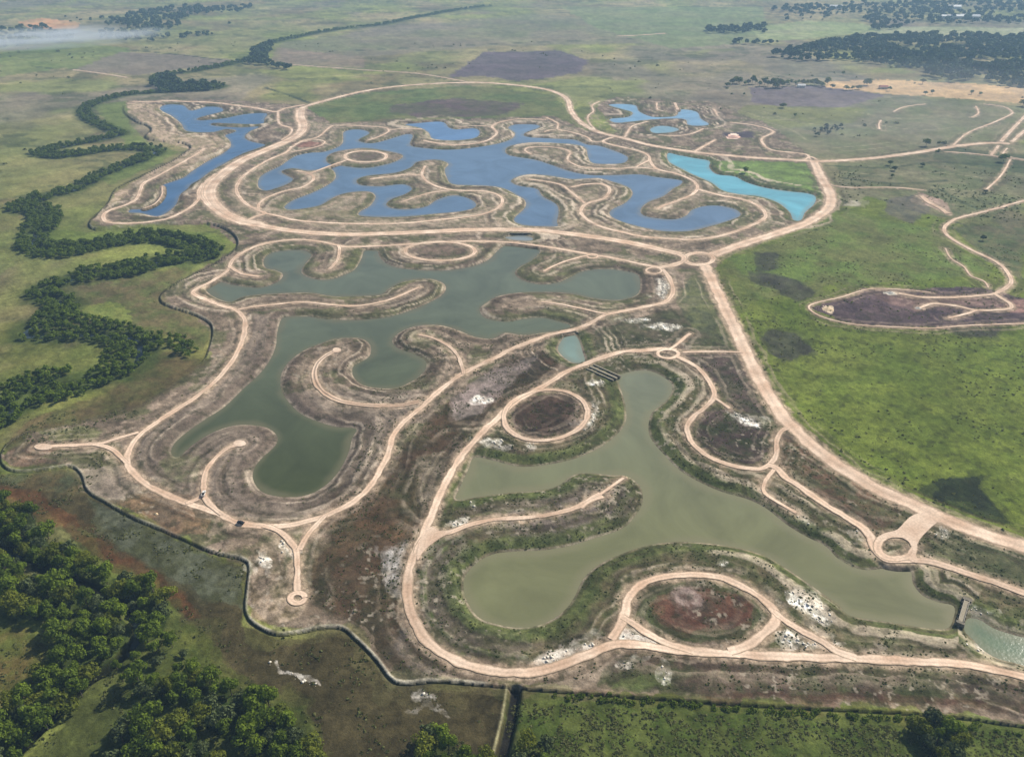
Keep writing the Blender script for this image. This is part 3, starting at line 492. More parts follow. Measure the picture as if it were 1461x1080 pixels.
# general unevenness, tufts
t1 = fbm(X, Y, 2.6, 180, 3); t2 = fbm(X, Y, 13, 181, 4)
t3 = fbm(X*.7, Y, 38, 184, 5, .6); C = C*(1+((t3-.5)*.55*(SDW > 10))[..., None])
C = C*(1 + ((t1-.5)*.9*ss(1500, 500, Y) + (t2-.5)*.8)[..., None])
dk = ss(.60, .70, fbm(X, Y, 4.5, 185, 4))*(PY > 440)*(~EXT); C = mixc(C, lin((48,50,30))[None, None], dk*.5)
sp = ss(.66, .76, fbm(X, Y, 3.2, 182, 3))*ss(.5, .65, fbm(X, Y, 60, 183))*(PY > 480)
C = mixc(C, lin((170,158,140))[None, None], sp*.6*(~EXT)*inSite)
CH = two((232,224,210),(196,180,164),2.5,199)
paint([(895,887),(885,909),(905,914),(940,921),(918,903)], CH, 0, .9); paint([(772,942),(805,932),(842,918),(846,923),(805,940),(775,949)], CH, 1, .85*WN)
C = np.clip(C*1.0, .004, .9)

# ------------------------------------------------------------------ helpers for objects
def newmat(nm): 
    m = bpy.data.materials.new(nm); m.use_nodes = True
    return m, m.node_tree, m.node_tree.nodes['Principled BSDF']
def meshobj(name, V, Fc, mat, kind=None, parent=None, smoothf=False):
    me = bpy.data.meshes.new(name)
    V = np.asarray(V, np.float32); 
    if isinstance(Fc, np.ndarray):
        k = Fc.shape[1]; nf = len(Fc)
        me.vertices.add(len(V)); me.vertices.foreach_set('co', V.ravel())
        me.loops.add(nf*k); me.loops.foreach_set('vertex_index', Fc.astype(np.int32).ravel())
        me.polygons.add(nf); me.polygons.foreach_set('loop_start', np.arange(0, nf*k, k, dtype=np.int32))
        me.update(calc_edges=True); me.validate()
    else:
        me.from_pydata([tuple(map(float, v)) for v in V], [], Fc); me.update()
    if smoothf: me.polygons.foreach_set('use_smooth', np.ones(len(me.polygons), bool))
    if mat: me.materials.append(mat)
    o = bpy.data.objects.new(name, me); S.collection.objects.link(o)
    if parent: o.parent = parent
    if kind: o['kind'] = kind
    return o
def tag(o, label, cat, group=None):
    o['label'] = label; o['category'] = cat
    if group: o['group'] = group
    return o
def empty(name, loc, label, cat, group=None, rz=0):
    o = bpy.data.objects.new(name, None); S.collection.objects.link(o)
    o.location = loc; o.rotation_euler = (0, 0, rz); o.empty_display_size = .5
    return tag(o, label, cat, group)
def colattr(me, name, arr):
    a = me.attributes.new(name, 'FLOAT_COLOR', 'POINT')
    c = np.ones((len(me.vertices), 4), np.float32); c[:, :3] = arr
    a.data.foreach_set('color', c.ravel())
def groundz(x, y):
    px, py = w2p(np.asarray(x, float), np.asarray(y, float), 0.0)
    i = np.clip(np.searchsorted(xs, px)-1, 0, NX-2); j = np.clip(np.searchsorted(ys, py)-1, 0, NY-2)
    fx = np.clip((px-xs[i])/(xs[i+1]-xs[i]), 0, 1); fy = np.clip((py-ys[j])/(ys[j+1]-ys[j]), 0, 1)
    return (Z[j, i]*(1-fx)+Z[j, i+1]*fx)*(1-fy) + (Z[j+1, i]*(1-fx)+Z[j+1, i+1]*fx)*fy
def fieldat(A, x, y):
    px, py = w2p(np.asarray(x, float), np.asarray(y, float), 0.0)
    i = np.clip(np.searchsorted(xs, px)-1, 0, NX-1); j = np.clip(np.searchsorted(ys, py)-1, 0, NY-1)
    return A[j, i]

# ------------------------------------------------------------------ ground
gm, t, bs = newmat('ground')
at = t.nodes.new('ShaderNodeAttribute'); at.attribute_name = 'soil'
geo = t.nodes.new('ShaderNodeNewGeometry')
nz = t.nodes.new('ShaderNodeTexNoise'); nz.inputs['Scale'].default_value = .9; nz.inputs['Detail'].default_value = 6; nz.inputs['Roughness'].default_value = .7
nz2 = t.nodes.new('ShaderNodeTexNoise'); nz2.inputs['Scale'].default_value = .22; nz2.inputs['Detail'].default_value = 8; nz2.inputs['Roughness'].default_value = .65
for n in (nz, nz2): t.links.new(geo.outputs['Position'], n.inputs['Vector'])
mr = t.nodes.new('ShaderNodeMapRange'); mr.inputs[1].default_value = .3; mr.inputs[2].default_value = .7; mr.inputs[3].default_value = .66; mr.inputs[4].default_value = 1.34
t.links.new(nz.outputs[0], mr.inputs[0])
mr2 = t.nodes.new('ShaderNodeMapRange'); mr2.inputs[1].default_value = .3; mr2.inputs[2].default_value = .7; mr2.inputs[3].default_value = .8; mr2.inputs[4].default_value = 1.2
t.links.new(nz2.outputs[0], mr2.inputs[0])
mu = t.nodes.new('ShaderNodeMath'); mu.operation = 'MULTIPLY'; t.links.new(mr.outputs[0], mu.inputs[0]); t.links.new(mr2.outputs[0], mu.inputs[1])
vm = t.nodes.new('ShaderNodeVectorMath'); vm.operation = 'SCALE'; t.links.new(at.outputs['Color'], vm.inputs[0]); t.links.new(mu.outputs[0], vm.inputs['Scale'])
t.links.new(vm.outputs[0], bs.inputs['Base Color'])
bp = t.nodes.new('ShaderNodeBump'); bp.inputs['Strength'].default_value = .7; bp.inputs['Distance'].default_value = .5
t.links.new(nz.outputs[0], bp.inputs['Height']); t.links.new(bp.outputs[0], bs.inputs['Normal'])
bs.inputs['Roughness'].default_value = 1.0; bs.inputs['Specular IOR Level'].default_value = .05
idx = np.arange(NX*NY).reshape(NY, NX)
quads = np.stack([idx[:-1, :-1], idx[1:, :-1], idx[1:, 1:], idx[:-1, 1:]], -1).reshape(-1, 4)
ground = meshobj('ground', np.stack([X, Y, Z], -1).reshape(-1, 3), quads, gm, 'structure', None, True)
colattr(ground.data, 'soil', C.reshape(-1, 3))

# ------------------------------------------------------------------ water
def watermat(nm, col, rough=.12, wav=.05, col2=None):
    m, t, b = newmat(nm)
    geo = t.nodes.new('ShaderNodeNewGeometry'); n = t.nodes.new('ShaderNodeTexNoise'); n.inputs['Scale'].default_value = .012; n.inputs['Detail'].default_value = 4
    t.links.new(geo.outputs['Position'], n.inputs['Vector'])
    n.inputs['Detail'].default_value = 7; n.inputs['Roughness'].default_value = .6; n.inputs['Distortion'].default_value = 1.5
    c = lin(col); c2 = lin(col2 if col2 else col)
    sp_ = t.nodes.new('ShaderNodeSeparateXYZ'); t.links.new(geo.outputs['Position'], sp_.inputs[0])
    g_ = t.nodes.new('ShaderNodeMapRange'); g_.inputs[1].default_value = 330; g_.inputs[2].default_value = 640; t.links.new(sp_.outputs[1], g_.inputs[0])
    m0 = t.nodes.new('ShaderNodeMix'); m0.data_type = 'RGBA'; m0.inputs[6].default_value = (*c, 1); m0.inputs[7].default_value = (*c2, 1); t.links.new(g_.outputs[0], m0.inputs[0])  # base colour shifts with distance: grazing sky reflection put into the colour
    r_ = t.nodes.new('ShaderNodeMapRange'); r_.inputs[1].default_value = .3; r_.inputs[2].default_value = .7; r_.inputs[3].default_value = .78; r_.inputs[4].default_value = 1.24; t.links.new(n.outputs[0], r_.inputs[0])
    v_ = t.nodes.new('ShaderNodeVectorMath'); v_.operation = 'SCALE'; t.links.new(m0.outputs[2], v_.inputs[0]); t.links.new(r_.outputs[0], v_.inputs['Scale'])
    # silt worked up along the shores
    sh_ = t.nodes.new('ShaderNodeAttribute'); sh_.attribute_name = 'shallow'; ss_ = t.nodes.new('ShaderNodeSeparateColor'); t.links.new(sh_.outputs['Color'], ss_.inputs[0])
    m3 = t.nodes.new('ShaderNodeMix'); m3.data_type = 'RGBA'; t.links.new(ss_.outputs[0], m3.inputs[0]); t.links.new(v_.outputs[0], m3.inputs[6]); m3.inputs[7].default_value = (*(c*.5+lin((132,124,100))*.5), 1)
    t.links.new(m3.outputs[2], b.inputs['Base Color'])
    b.inputs['Roughness'].default_value = rough; b.inputs['IOR'].default_value = 1.33
    n3 = t.nodes.new('ShaderNodeTexNoise'); n3.inputs['Scale'].default_value = .6; n3.inputs['Detail'].default_value = 3
    t.links.new(geo.outputs['Position'], n3.inputs['Vector'])
    bp = t.nodes.new('ShaderNodeBump'); bp.inputs['Strength'].default_value = wav; bp.inputs['Distance'].default_value = .3
    t.links.new(n3.outputs[0], bp.inputs['Height']); t.links.new(bp.outputs[0], b.inputs['Normal'])
    return m
qid = np.stack([IDW[:-1, :-1], IDW[1:, :-1], IDW[1:, 1:], IDW[:-1, 1:]], -1).reshape(-1, 4)
qsd = np.stack([SDW[:-1, :-1], SDW[1:, :-1], SDW[1:, 1:], SDW[:-1, 1:]], -1).reshape(-1, 4)
flatXY = np.stack([X, Y, np.zeros_like(X)], -1).reshape(-1, 3)
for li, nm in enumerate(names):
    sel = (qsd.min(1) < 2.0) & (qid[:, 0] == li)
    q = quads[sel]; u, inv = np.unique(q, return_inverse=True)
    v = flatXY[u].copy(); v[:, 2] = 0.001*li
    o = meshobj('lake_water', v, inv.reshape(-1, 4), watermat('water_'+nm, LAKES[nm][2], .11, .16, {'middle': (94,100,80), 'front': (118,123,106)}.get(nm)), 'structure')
    sw_ = ss(-7, 0, SDW.reshape(-1)[u] + (fbm(v[:, 0], v[:, 1], 25, 400, 3)-.5)*9); colattr(o.data, 'shallow', np.repeat((sw_*.75)[:, None], 3, 1))
def ribbon(wq, hw, zf, cross=5, jit=0, seed=0, crown=0):
    """strip along wq: half width hw, height from zf(x,y)"""
    wq = np.asarray(wq); seg = [wq[0]]
    for i in range(len(wq)-1):           # resample finely
        L = np.hypot(*(wq[i+1]-wq[i])); n = max(1, int(L/1.6))
        for k in range(1, n+1): seg.append(wq[i]+(wq[i+1]-wq[i])*k/n)
    P = np.array(seg); T = np.gradient(P, axis=0); T /= np.linalg.norm(T, axis=1)[:, None]+1e-9
    N = np.stack([-T[:, 1], T[:, 0]], -1); V = []
    jl = hw + (fbm(P[:, 0], P[:, 1], 9, seed, 4)-.5)*jit; jr = hw + (fbm(P[:, 0], P[:, 1], 9, seed+1, 4)-.5)*jit
    for k in range(cross):
        s = -1+2*k/(cross-1); off = np.where(s < 0, s*jl, s*jr); q = P + N*off[:, None]
        V.append(np.stack([q[:, 0], q[:, 1], zf(q[:, 0], q[:, 1]) + crown*(1-s*s)], -1))
    V = np.stack(V, 1); n = len(P); id_ = np.arange(n*cross).reshape(n, cross)
    Q = np.stack([id_[:-1, :-1], id_[1:, :-1], id_[1:, 1:], id_[:-1, 1:]], -1).reshape(-1, 4)[:, ::-1]
    return V.reshape(-1, 3), Q
dw = watermat('water_creek', (34,44,40), .1)
for wq, hw, zz in ((CRW, 2.3, -1.55), (DITW, 1.7, -1.3)):
    v, q = ribbon(wq, hw, lambda x, y, zz=zz: np.full(len(x), zz)); meshobj('creek_water', v, q, dw, 'structure')
keep = (RVW[:, 1] < 2600)
v, q = ribbon(RVW[keep], 2.4, lambda x, y: np.full(len(x), -.55)); meshobj('river_water', v, q, watermat('water_river', (48,58,56), .1), 'structure')

# ------------------------------------------------------------------ roads
rm, t, bs = newmat('road_dirt')
geo = t.nodes.new('ShaderNodeNewGeometry')
na = t.nodes.new('ShaderNodeTexNoise'); na.inputs['Scale'].default_value = .05; na.inputs['Detail'].default_value = 6
nb_ = t.nodes.new('ShaderNodeTexNoise'); nb_.inputs['Scale'].default_value = .8; nb_.inputs['Detail'].default_value = 5
for n in (na, nb_): t.links.new(geo.outputs['Position'], n.inputs['Vector'])
cr = t.nodes.new('ShaderNodeValToRGB'); cr.color_ramp.elements[0].position = .35; cr.color_ramp.elements[1].position = .68
cr.color_ramp.elements[0].color = (*lin((200,170,145)), 1); cr.color_ramp.elements[1].color = (*lin((236,212,189)), 1)
t.links.new(na.outputs[0], cr.inputs[0])
mr = t.nodes.new('ShaderNodeMapRange'); mr.inputs[1].default_value = .3; mr.inputs[2].default_value = .7; mr.inputs[3].default_value = .84; mr.inputs[4].default_value = 1.1
t.links.new(nb_.outputs[0], mr.inputs[0])
vm = t.nodes.new('ShaderNodeVectorMath'); vm.operation = 'SCALE'; t.links.new(cr.outputs[0], vm.inputs[0]); t.links.new(mr.outputs[0], vm.inputs['Scale'])
# wheel tracks from a per-vertex value across the strip
ta = t.nodes.new('ShaderNodeAttribute'); ta.attribute_name = 'track'
vm2 = t.nodes.new('ShaderNodeVectorMath'); vm2.operation = 'MULTIPLY'; t.links.new(vm.outputs[0], vm2.inputs[0]); t.links.new(ta.outputs['Color'], vm2.inputs[1])
ea = t.nodes.new('ShaderNodeAttribute'); ea.attribute_name = 'verge'
es = t.nodes.new('ShaderNodeSeparateColor'); t.links.new(ea.outputs['Color'], es.inputs[0])
ne = t.nodes.new('ShaderNodeTexNoise'); ne.inputs['Scale'].default_value = .35; ne.inputs['Detail'].default_value = 6; ne.inputs['Roughness'].default_value = .7; t.links.new(geo.outputs['Position'], ne.inputs['Vector'])
e1 = t.nodes.new('ShaderNodeMath'); e1.operation = 'ADD'; t.links.new(es.outputs[0], e1.inputs[0]); t.links.new(ne.outputs[0], e1.inputs[1])
e2 = t.nodes.new('ShaderNodeMapRange'); e2.inputs[1].default_value = .98; e2.inputs[2].default_value = 1.28; t.links.new(e1.outputs[0], e2.inputs[0])
em = t.nodes.new('ShaderNodeMix'); em.data_type = 'RGBA'; t.links.new(e2.outputs[0], em.inputs[0]); t.links.new(vm2.outputs[0], em.inputs[6]); em.inputs[7].default_value = (*lin((160,140,118)), 1)
t.links.new(em.outputs[2], bs.inputs['Base Color']); bs.inputs['Roughness'].default_value = 1; bs.inputs['Specular IOR Level'].default_value = .1
for i, (wq, wd) in enumerate(ROADPX):
    cross = 21 if wd > 15 else (9 if wd > 3 else 5)
    v, q = ribbon(wq, wd/2, lambda x, y, i=i: np.full(len(x), 2.06+.004*i), cross, min(4.2, wd*.6), 300+2*i, 0.0)
    o = meshobj('road', v, q, rm, 'structure')
    s = np.abs(np.tile(np.linspace(-1, 1, cross), len(v)//cross))
    sg = np.tile(np.linspace(-1, 1, cross), len(v)//cross)
    f = 1 - .16*np.exp(-(s/.22)**2)*(wd > 3) - .06*(s > .9) + .05*np.exp(-((s-.5)/.2)**2)
    if ROADS[i][0][0] == (598,573): f = f - .55*np.exp(-(s/.3)**2)
    if wd > 15: f = f - .22*np.exp(-((sg-.25)/.1)**2) - .22*np.exp(-((sg+.5)/.1)**2)
    f = f*(1+(fbm(v[:, 0], v[:, 1], 9, 77, 3)-.5)*.35+(fbm(v[:, 0], v[:, 1], 60, 78, 3)-.5)*.3)
    colattr(o.data, 'verge', np.repeat((s**2)[:, None]*.95, 3, 1))
    colattr(o.data, 'track', np.stack([f, f*.985, f*.97], -1))
for i, pz in enumerate(PLAZAS+ENDS):
    q = smooth(pz, True, 3); wq = gp(q[:, 0], q[:, 1], 2.0)
    zt = 2.43+.004*i
    n = len(wq); tri = mathutils.geometry.tessellate_polygon([[mathutils.Vector((a, b, 0)) for a, b in wq]])
    V = [(a, b, zt-.05) for a, b in wq]
    o = meshobj('road_junction', np.array(V), [list(f) for f in tri], rm, 'structure')
    colattr(o.data, 'track', np.ones((n, 3))*.94); colattr(o.data, 'verge', np.zeros((n, 3)))

# ------------------------------------------------------------------ foliage
def folmat(nm, c1, c2, tr=.3):
    m, t, b = newmat(nm)
    a = t.nodes.new('ShaderNodeAttribute'); a.attribute_name = 'leaf'
    oi = t.nodes.new('ShaderNodeObjectInfo'); sx = t.nodes.new('ShaderNodeSeparateColor'); t.links.new(a.outputs['Color'], sx.inputs[0])
    ad = t.nodes.new('ShaderNodeMath'); ad.operation = 'MULTIPLY_ADD'; ad.inputs[1].default_value = .55; t.links.new(oi.outputs['Random'], ad.inputs[0])
    sc = t.nodes.new('ShaderNodeMath'); sc.operation = 'MULTIPLY'; sc.inputs[1].default_value = .6; t.links.new(sx.outputs[0], sc.inputs[0]); t.links.new(sc.outputs[0], ad.inputs[2])
    mx = t.nodes.new('ShaderNodeMix'); mx.data_type = 'RGBA'; mx.inputs[6].default_value = (*c1, 1); mx.inputs[7].default_value = (*c2, 1)
    t.links.new(ad.outputs[0], mx.inputs[0]); t.links.new(mx.outputs[2], b.inputs['Base Color'])
    b.inputs['Roughness'].default_value = .8; b.inputs['Specular IOR Level'].default_value = .15
    tl = t.nodes.new('ShaderNodeBsdfTranslucent'); t.links.new(mx.outputs[2], tl.inputs[0])
    ms = t.nodes.new('ShaderNodeMixShader'); ms.inputs[0].default_value = tr
    t.links.new(b.outputs[0], ms.inputs[1]); t.links.new(tl.outputs[0], ms.inputs[2])
    t.links.new(ms.outputs[0], t.nodes['Material Output'].inputs['Surface'])
    return m
fol = folmat('foliage', (.030, .060, .008), (.185, .250, .022), .40)
folD = folmat('foliage_far', (.020, .046, .020), (.085, .125, .040), .2)
folS = folmat('foliage_shrub', (.085, .098, .030), (.190, .195, .070), .4)
bark, t, b = newmat('bark'); b.inputs['Base Color'].default_value = (.09, .07, .05, 1); b.inputs['Roughness'].default_value = .95
nn = t.nodes.new('ShaderNodeTexNoise'); nn.inputs['Scale'].default_value = 3; cc = t.nodes.new('ShaderNodeValToRGB')
cc.color_ramp.elements[0].color = (.05, .04, .03, 1); cc.color_ramp.elements[1].color = (.14, .11, .08, 1); t.links.new(nn.outputs[0], cc.inputs[0]); t.links.new(cc.outputs[0], b.inputs['Base Color'])

def leafcloud(r, centres, radii, nper, size, flatten=.85):
    """leaf-clump quads lying over the outside of each lobe, facing roughly outwards"""
    V = []; T = []
    for c, R in zip(centres, radii):
        n = int(nper*R*R/3.0)+6
        d = r.normal(size=(n, 3)); d[:, 2] = np.abs(d[:, 2])*1.0 - .35; d /= np.linalg.norm(d, axis=1)[:, None]
        rad = R*(.72+.38*r.rand(n)); p = c + d*rad[:, None]*np.array([1, 1, flatten])
        nrm = d + r.normal(size=(n, 3))*.38; nrm /= np.linalg.norm(nrm, axis=1)[:, None]
        a = np.cross(nrm, r.normal(size=(n, 3))); a /= np.linalg.norm(a, axis=1)[:, None]+1e-9; b = np.cross(nrm, a)
        s = size*(.6+.8*r.rand(n))[:, None]
        q = np.stack([p-a*s-b*s*.6, p+a*s*.8-b*s*.7, p+a*s+b*s*.7, p-a*s*.7+b*s*.8], 1)
        V.append(q.reshape(-1, 3)); tone = np.clip(r.rand()*.55 + r.rand(n)*.45 + (d[:, 2])*.12, 0, 1); T.append(np.repeat(tone, 4))
    V = np.concatenate(V); T = np.concatenate(T)
    return V, np.arange(len(V)).reshape(-1, 4), T
def crown_shape(r, h, rad, nl):
    cs = []; rs = []
    for k in range(nl):
        a = r.rand()*2*pi; q = rad*.78*math.sqrt(r.rand()); z = h*(.45+.38*r.rand()) - .20*q
        cs.append(np.array([q*cos(a), q*sin(a), z])); rs.append(rad*(.30+.22*r.rand()))
    cs.append(np.array([0, 0, h*.78])); rs.append(rad*.42)
    return cs, rs
def trunkmesh(r, h, tips, r0=.28):
    V = []; Fc = []
    def limb(a, b, ra, rb, bend=.3):
        a = np.array(a, float); b = np.array(b, float); mid = (a+b)/2 + r.normal(size=3)*bend
        pts = [(a, ra), (mid, (ra+rb)/2), (b, rb)]; base = len(V); n = 6
        for p, rr in pts:
            for k in range(n): V.append((p[0]+rr*cos(2*pi*k/n), p[1]+rr*sin(2*pi*k/n), p[2]))
        for j in range(2):
            for k in range(n): Fc.append([base+j*n+k, base+j*n+(k+1) % n, base+(j+1)*n+(k+1) % n, base+(j+1)*n+k])
    limb((0, 0, -.6), (0.1, 0, h*.5), r0, r0*.6, .15)
    for tp in tips: limb((0.1, 0, h*(.3+.2*r.rand())), tp, r0*.5, .05)
    return np.array(V), Fc
fol2 = folmat('foliage_grey', (.045, .060, .022), (.120, .150, .055), .25)
fol3 = folmat('foliage_yellow', (.060, .085, .010), (.200, .220, .025), .38)
protos = []
for k in range(9):
    r = np.random.RandomState(100+k); h = [7.5, 8.5, 6.5, 9.5, 8, 6, 10, 7, 8.8][k]; rad = [4.2, 4.6, 3.9, 4.4, 5, 3.6, 4.2, 4.6, 3.8][k]
    cs, rs = crown_shape(r, h, rad, 11+k % 4)
    V, Q, T = leafcloud(r, cs, rs, 62, .36)
    me = bpy.data.meshes.new('crown'); tmp = meshobj('crown', V, Q, (fol, fol, fol2, fol, fol3, fol2, fol, fol3, fol)[k]); colattr(tmp.data, 'leaf', np.repeat(T[:, None], 3, 1)); cm = tmp.data; bpy.data.objects.remove(tmp)
    tv, tf = trunkmesh(r, h, [cs[i] for i in range(0, 6)]); tmp = meshobj('trunk', tv, tf, bark); tm = tmp.data; bpy.data.objects.remove(tmp)
    protos.append((cm, tm, h, rad))
for pr in bpy.data.meshes:
    if pr.users == 0 and pr.name.startswith('crown') and len(pr.vertices) == 0: bpy.data.meshes.remove(pr)

def scatter(poly, spacing, z=0.0, r=rng, maxn=4000):
    p = np.asarray(poly, float); wq = gp(p[:, 0], p[:, 1], z)
    x0, y0 = wq.min(0); x1, y1 = wq.max(0); out = []; grid = {}
    n = min(int((x1-x0)*(y1-y0)/(spacing*spacing)*4), 40000)
    cx = x0+(x1-x0)*r.rand(n); cy = y0+(y1-y0)*r.rand(n); qx, qy = w2p(cx, cy, z); k = inside(list(map(tuple, p)), qx, qy)
    s2 = spacing*spacing
    for x, y in zip(cx[k].tolist(), cy[k].tolist()):
        i0, j0 = int(x//spacing), int(y//spacing); ok = True
        for i in (-1, 0, 1):
            for j in (-1, 0, 1):
                for (a, b) in grid.get((i0+i, j0+j), ()):
                    if (a-x)**2+(b-y)**2 < s2: ok = False; break
                if not ok: break
            if not ok: break
        if not ok: continue
        grid.setdefault((i0, j0), []).append((x, y)); out.append((x, y))
        if len(out) >= maxn: break
    return out
cands = []
for wi, (nm, poly, spc, lab, grp) in enumerate(WOODS):
    for (x, y) in scatter(poly, spc, 2.0): cands.append((x, y, wi))
print('TREES near', len(cands))
def place_tree(x, y, s, label, grp, name='tree', k=None, lz=None):
    k = random.randrange(len(protos)) if k is None else k; cm, tm, h, rad = protos[k]
    o = empty(name, (x, y, float(groundz(x, y))), label, 'tree', grp, random.random()*6.28); o.scale = (s, s, s*(lz or random.uniform(1.0, 1.4)))
    for nme, me in (('crown', cm), ('trunk', tm)):
        c = bpy.data.objects.new(nme, me); S.collection.objects.link(c); c.parent = o
    return o
# nearest 270 become trees of their own
def vis(c):
    px, py = w2p(c[0], c[1], 2.0); return -30 < px < W0+30 and py < H0+60
cands = [c for c in cands if vis(c)]
cands.sort(key=lambda c: math.hypot(c[0], c[1]))
nearT, restT = cands[:262], cands[262:]
for (x, y, wi) in nearT:
    w_ = WOODS[wi]; qx_, qy_ = w2p(x, y, 2.0); lab_, grp_ = w_[3], w_[4]
    if wi in (0, 1, 4):
        lo_, hi_ = {0: (70, 150), 1: (70, 140), 4: (270, 350)}[wi]
        side_ = 'west end' if qx_ < lo_ else ('middle' if qx_ < hi_ else 'east end')
        lab_ += ', in the '+side_+' of the belt' if wi != 4 else ''
        lab_ = lab_ if wi != 4 else 'bright green tree in the '+side_+' of the bottom left grove, north of its gap'
        grp_ += ', '+side_
    s = random.uniform(.78, 1.25) if wi not in (3,) else random.uniform(.5, .85)
    place_tree(x, y, s, lab_, grp_)

def merged_trees(name, pts, hs, label_kind, mat, nl=6, nper=26, size=.75, seed=5, nvar=10):
    r = np.random.RandomState(seed); pro = []
    for k in range(nvar):
        cs, rs = crown_shape(r, 1.0*8, 4.2, nl); pro.append(leafcloud(r, cs, rs, nper, size))
    VV = []; QQ = []; TT = []; base = 0
    GZ = groundz(np.array([p_[0] for p_ in pts]), np.array([p_[1] for p_ in pts]))
    for (x, y), h, gz in zip(pts, hs, GZ):
        V, Q, T = pro[r.randint(nvar)]; a = r.rand()*6.28; s = h/8.0; c_, s_ = cos(a), sin(a)
        P = np.stack([(V[:, 0]*c_-V[:, 1]*s_)*s+x, (V[:, 0]*s_+V[:, 1]*c_)*s+y, V[:, 2]*s+float(gz)-h*.12], -1)
        VV.append(P); QQ.append(Q+base); TT.append(np.clip(T*.7+r.rand()*.5, 0, 1.4)); base += len(P)
    o = meshobj(name, np.concatenate(VV), np.concatenate(QQ), mat); T = np.concatenate(TT)
    colattr(o.data, 'leaf', np.repeat(T[:, None], 3, 1)); o['kind'] = 'stuff'; return o
# the river belt
pts = []; hs = []
RP = [tuple(p) for p in RVW]
acc = 0
Hpoly = [(-60,560),(0,552),(20,545),(40,536),(90,530),(130,520),(144,500),(146,488),(90,486),(30,487),(35,470),(50,455),(68,440),(85,430),(105,440),(115,452),(150,457),(190,465),(202,475),(235,480),(262,482),(283,500),(268,510),(235,492),(215,504),(205,520),(190,535),(150,552),(110,568),(80,578),(45,580),(30,600),(0,615),(-60,640)]
for (x, y) in scatter(Hpoly, 4.3, 1.0):
    if vnoise(np.array([x/22.]), np.array([y/22.]), 9)[0] < .15: continue
    if fieldat(DR, x, y) > 2.0: pts.append((x, y)); hs.append(random.uniform(3.8, 7.4))
for c in restT: pts.append((c[0], c[1])); hs.append(random.uniform(5, 8.5))
r = np.random.RandomState(9)
for i in range(len(RVW)-1):
    A, B = RVW[i], RVW[i+1]; L = np.hypot(*(B-A)); 
    q = w2p((A[0]+B[0])/2, (A[1]+B[1])/2)
    if q[1] > 452: continue
    wdt = 5.5 + 8*vnoise(np.array([i*.23]), np.array([1.3]))[0] + (4 if 190 < q[1] < 400 else 0) + (4 if q[1] > 280 else 0)
    if q[1] < 130: wdt = 9+q[1]*.03
    dens = .058 if q[1] > 130 else .022
    n = r.poisson(L*wdt*2*dens*float(ss(.30, .48, vnoise(np.array([(A[0]+B[0])*.012]), np.array([(A[1]+B[1])*.012]), 8)[0])*.45+.55))
    tx, ty = (B-A)/L
    for _ in range(n):
        t_ = r.rand(); o_ = (r.rand()*2-1)*wdt
        if abs(o_) < 2.6 and r.rand() < .6: continue
        x = A[0]+(B[0]-A[0])*t_-ty*o_; y = A[1]+(B[1]-A[1])*t_+tx*o_
        pts.append((x, y)); hs.append(random.uniform(3.6, 7.2) + (2 if q[1] < 130 else 0))
print('river trees', len(pts))
merged_trees('river_woods', pts, hs, 0, fol, 6, 15, .72, 5)
# far woods and thickets
FAR = [([(1100,82),(1150,70),(1200,60),(1280,53),(1370,54),(1480,56),(1480,134),(1440,126),(1418,118),(1400,110),(1370,119),(1330,112),(1318,100),(1270,94),(1200,86),(1150,89)], 15, 14),
       ([(1095,14),(1180,8),(1330,4),(1480,4),(1480,36),(1400,34),(1330,36),(1250,38),(1226,26),(1130,20)], 24, 13),
       ([(1130,20),(1230,26),(1210,34),(1110,30)], 40, 10),
       ([(150,36),(200,18),(290,10),(300,24),(255,30),(262,48),(320,44),(330,34),(300,52),(240,60),(190,60),(140,56)], 20, 12),
       ([(-40,38),(20,38),(60,38),(105,50),(100,60),(60,68),(0,70),(-40,70)], 22, 11), ([(270,12),(360,10),(350,18),(280,20)], 22, 11),
       ([(80,24),(130,28),(260,28),(200,36),(100,34)], 34, 10), ([(1055,40),(1090,38),(1092,48),(1008,48),(1010,42)], 14, 12),
       ([(1045,61),(1110,61),(1110,65),(1045,65)], 16, 10), ([(355,84),(365,70),(392,62),(380,82),(395,94),(420,98),(410,101),(375,94),(350,92)], 12, 11),
       ([(226,110),(245,108),(258,120),(300,122),(316,124),(290,132),(230,132),(218,122)], 10, 10),
       ([(1245,38),(1285,36),(1285,42),(1245,44)], 16, 11), ([(1160,185),(1200,178),(1202,186),(1165,196)], 9, 5)]
pts = []; hs = []
for poly, spc, h in FAR:
    for (x, y) in scatter(poly, spc, 2.0, maxn=1600): 
        if vnoise(np.array([x/60.]), np.array([y/90.]), 4)[0] > .28: pts.append((x, y)); hs.append(h*random.uniform(.55, 1.7))
print('far', len(pts))
merged_trees('far_woods', pts, hs, 0, folD, 6, 12, .95, 6)

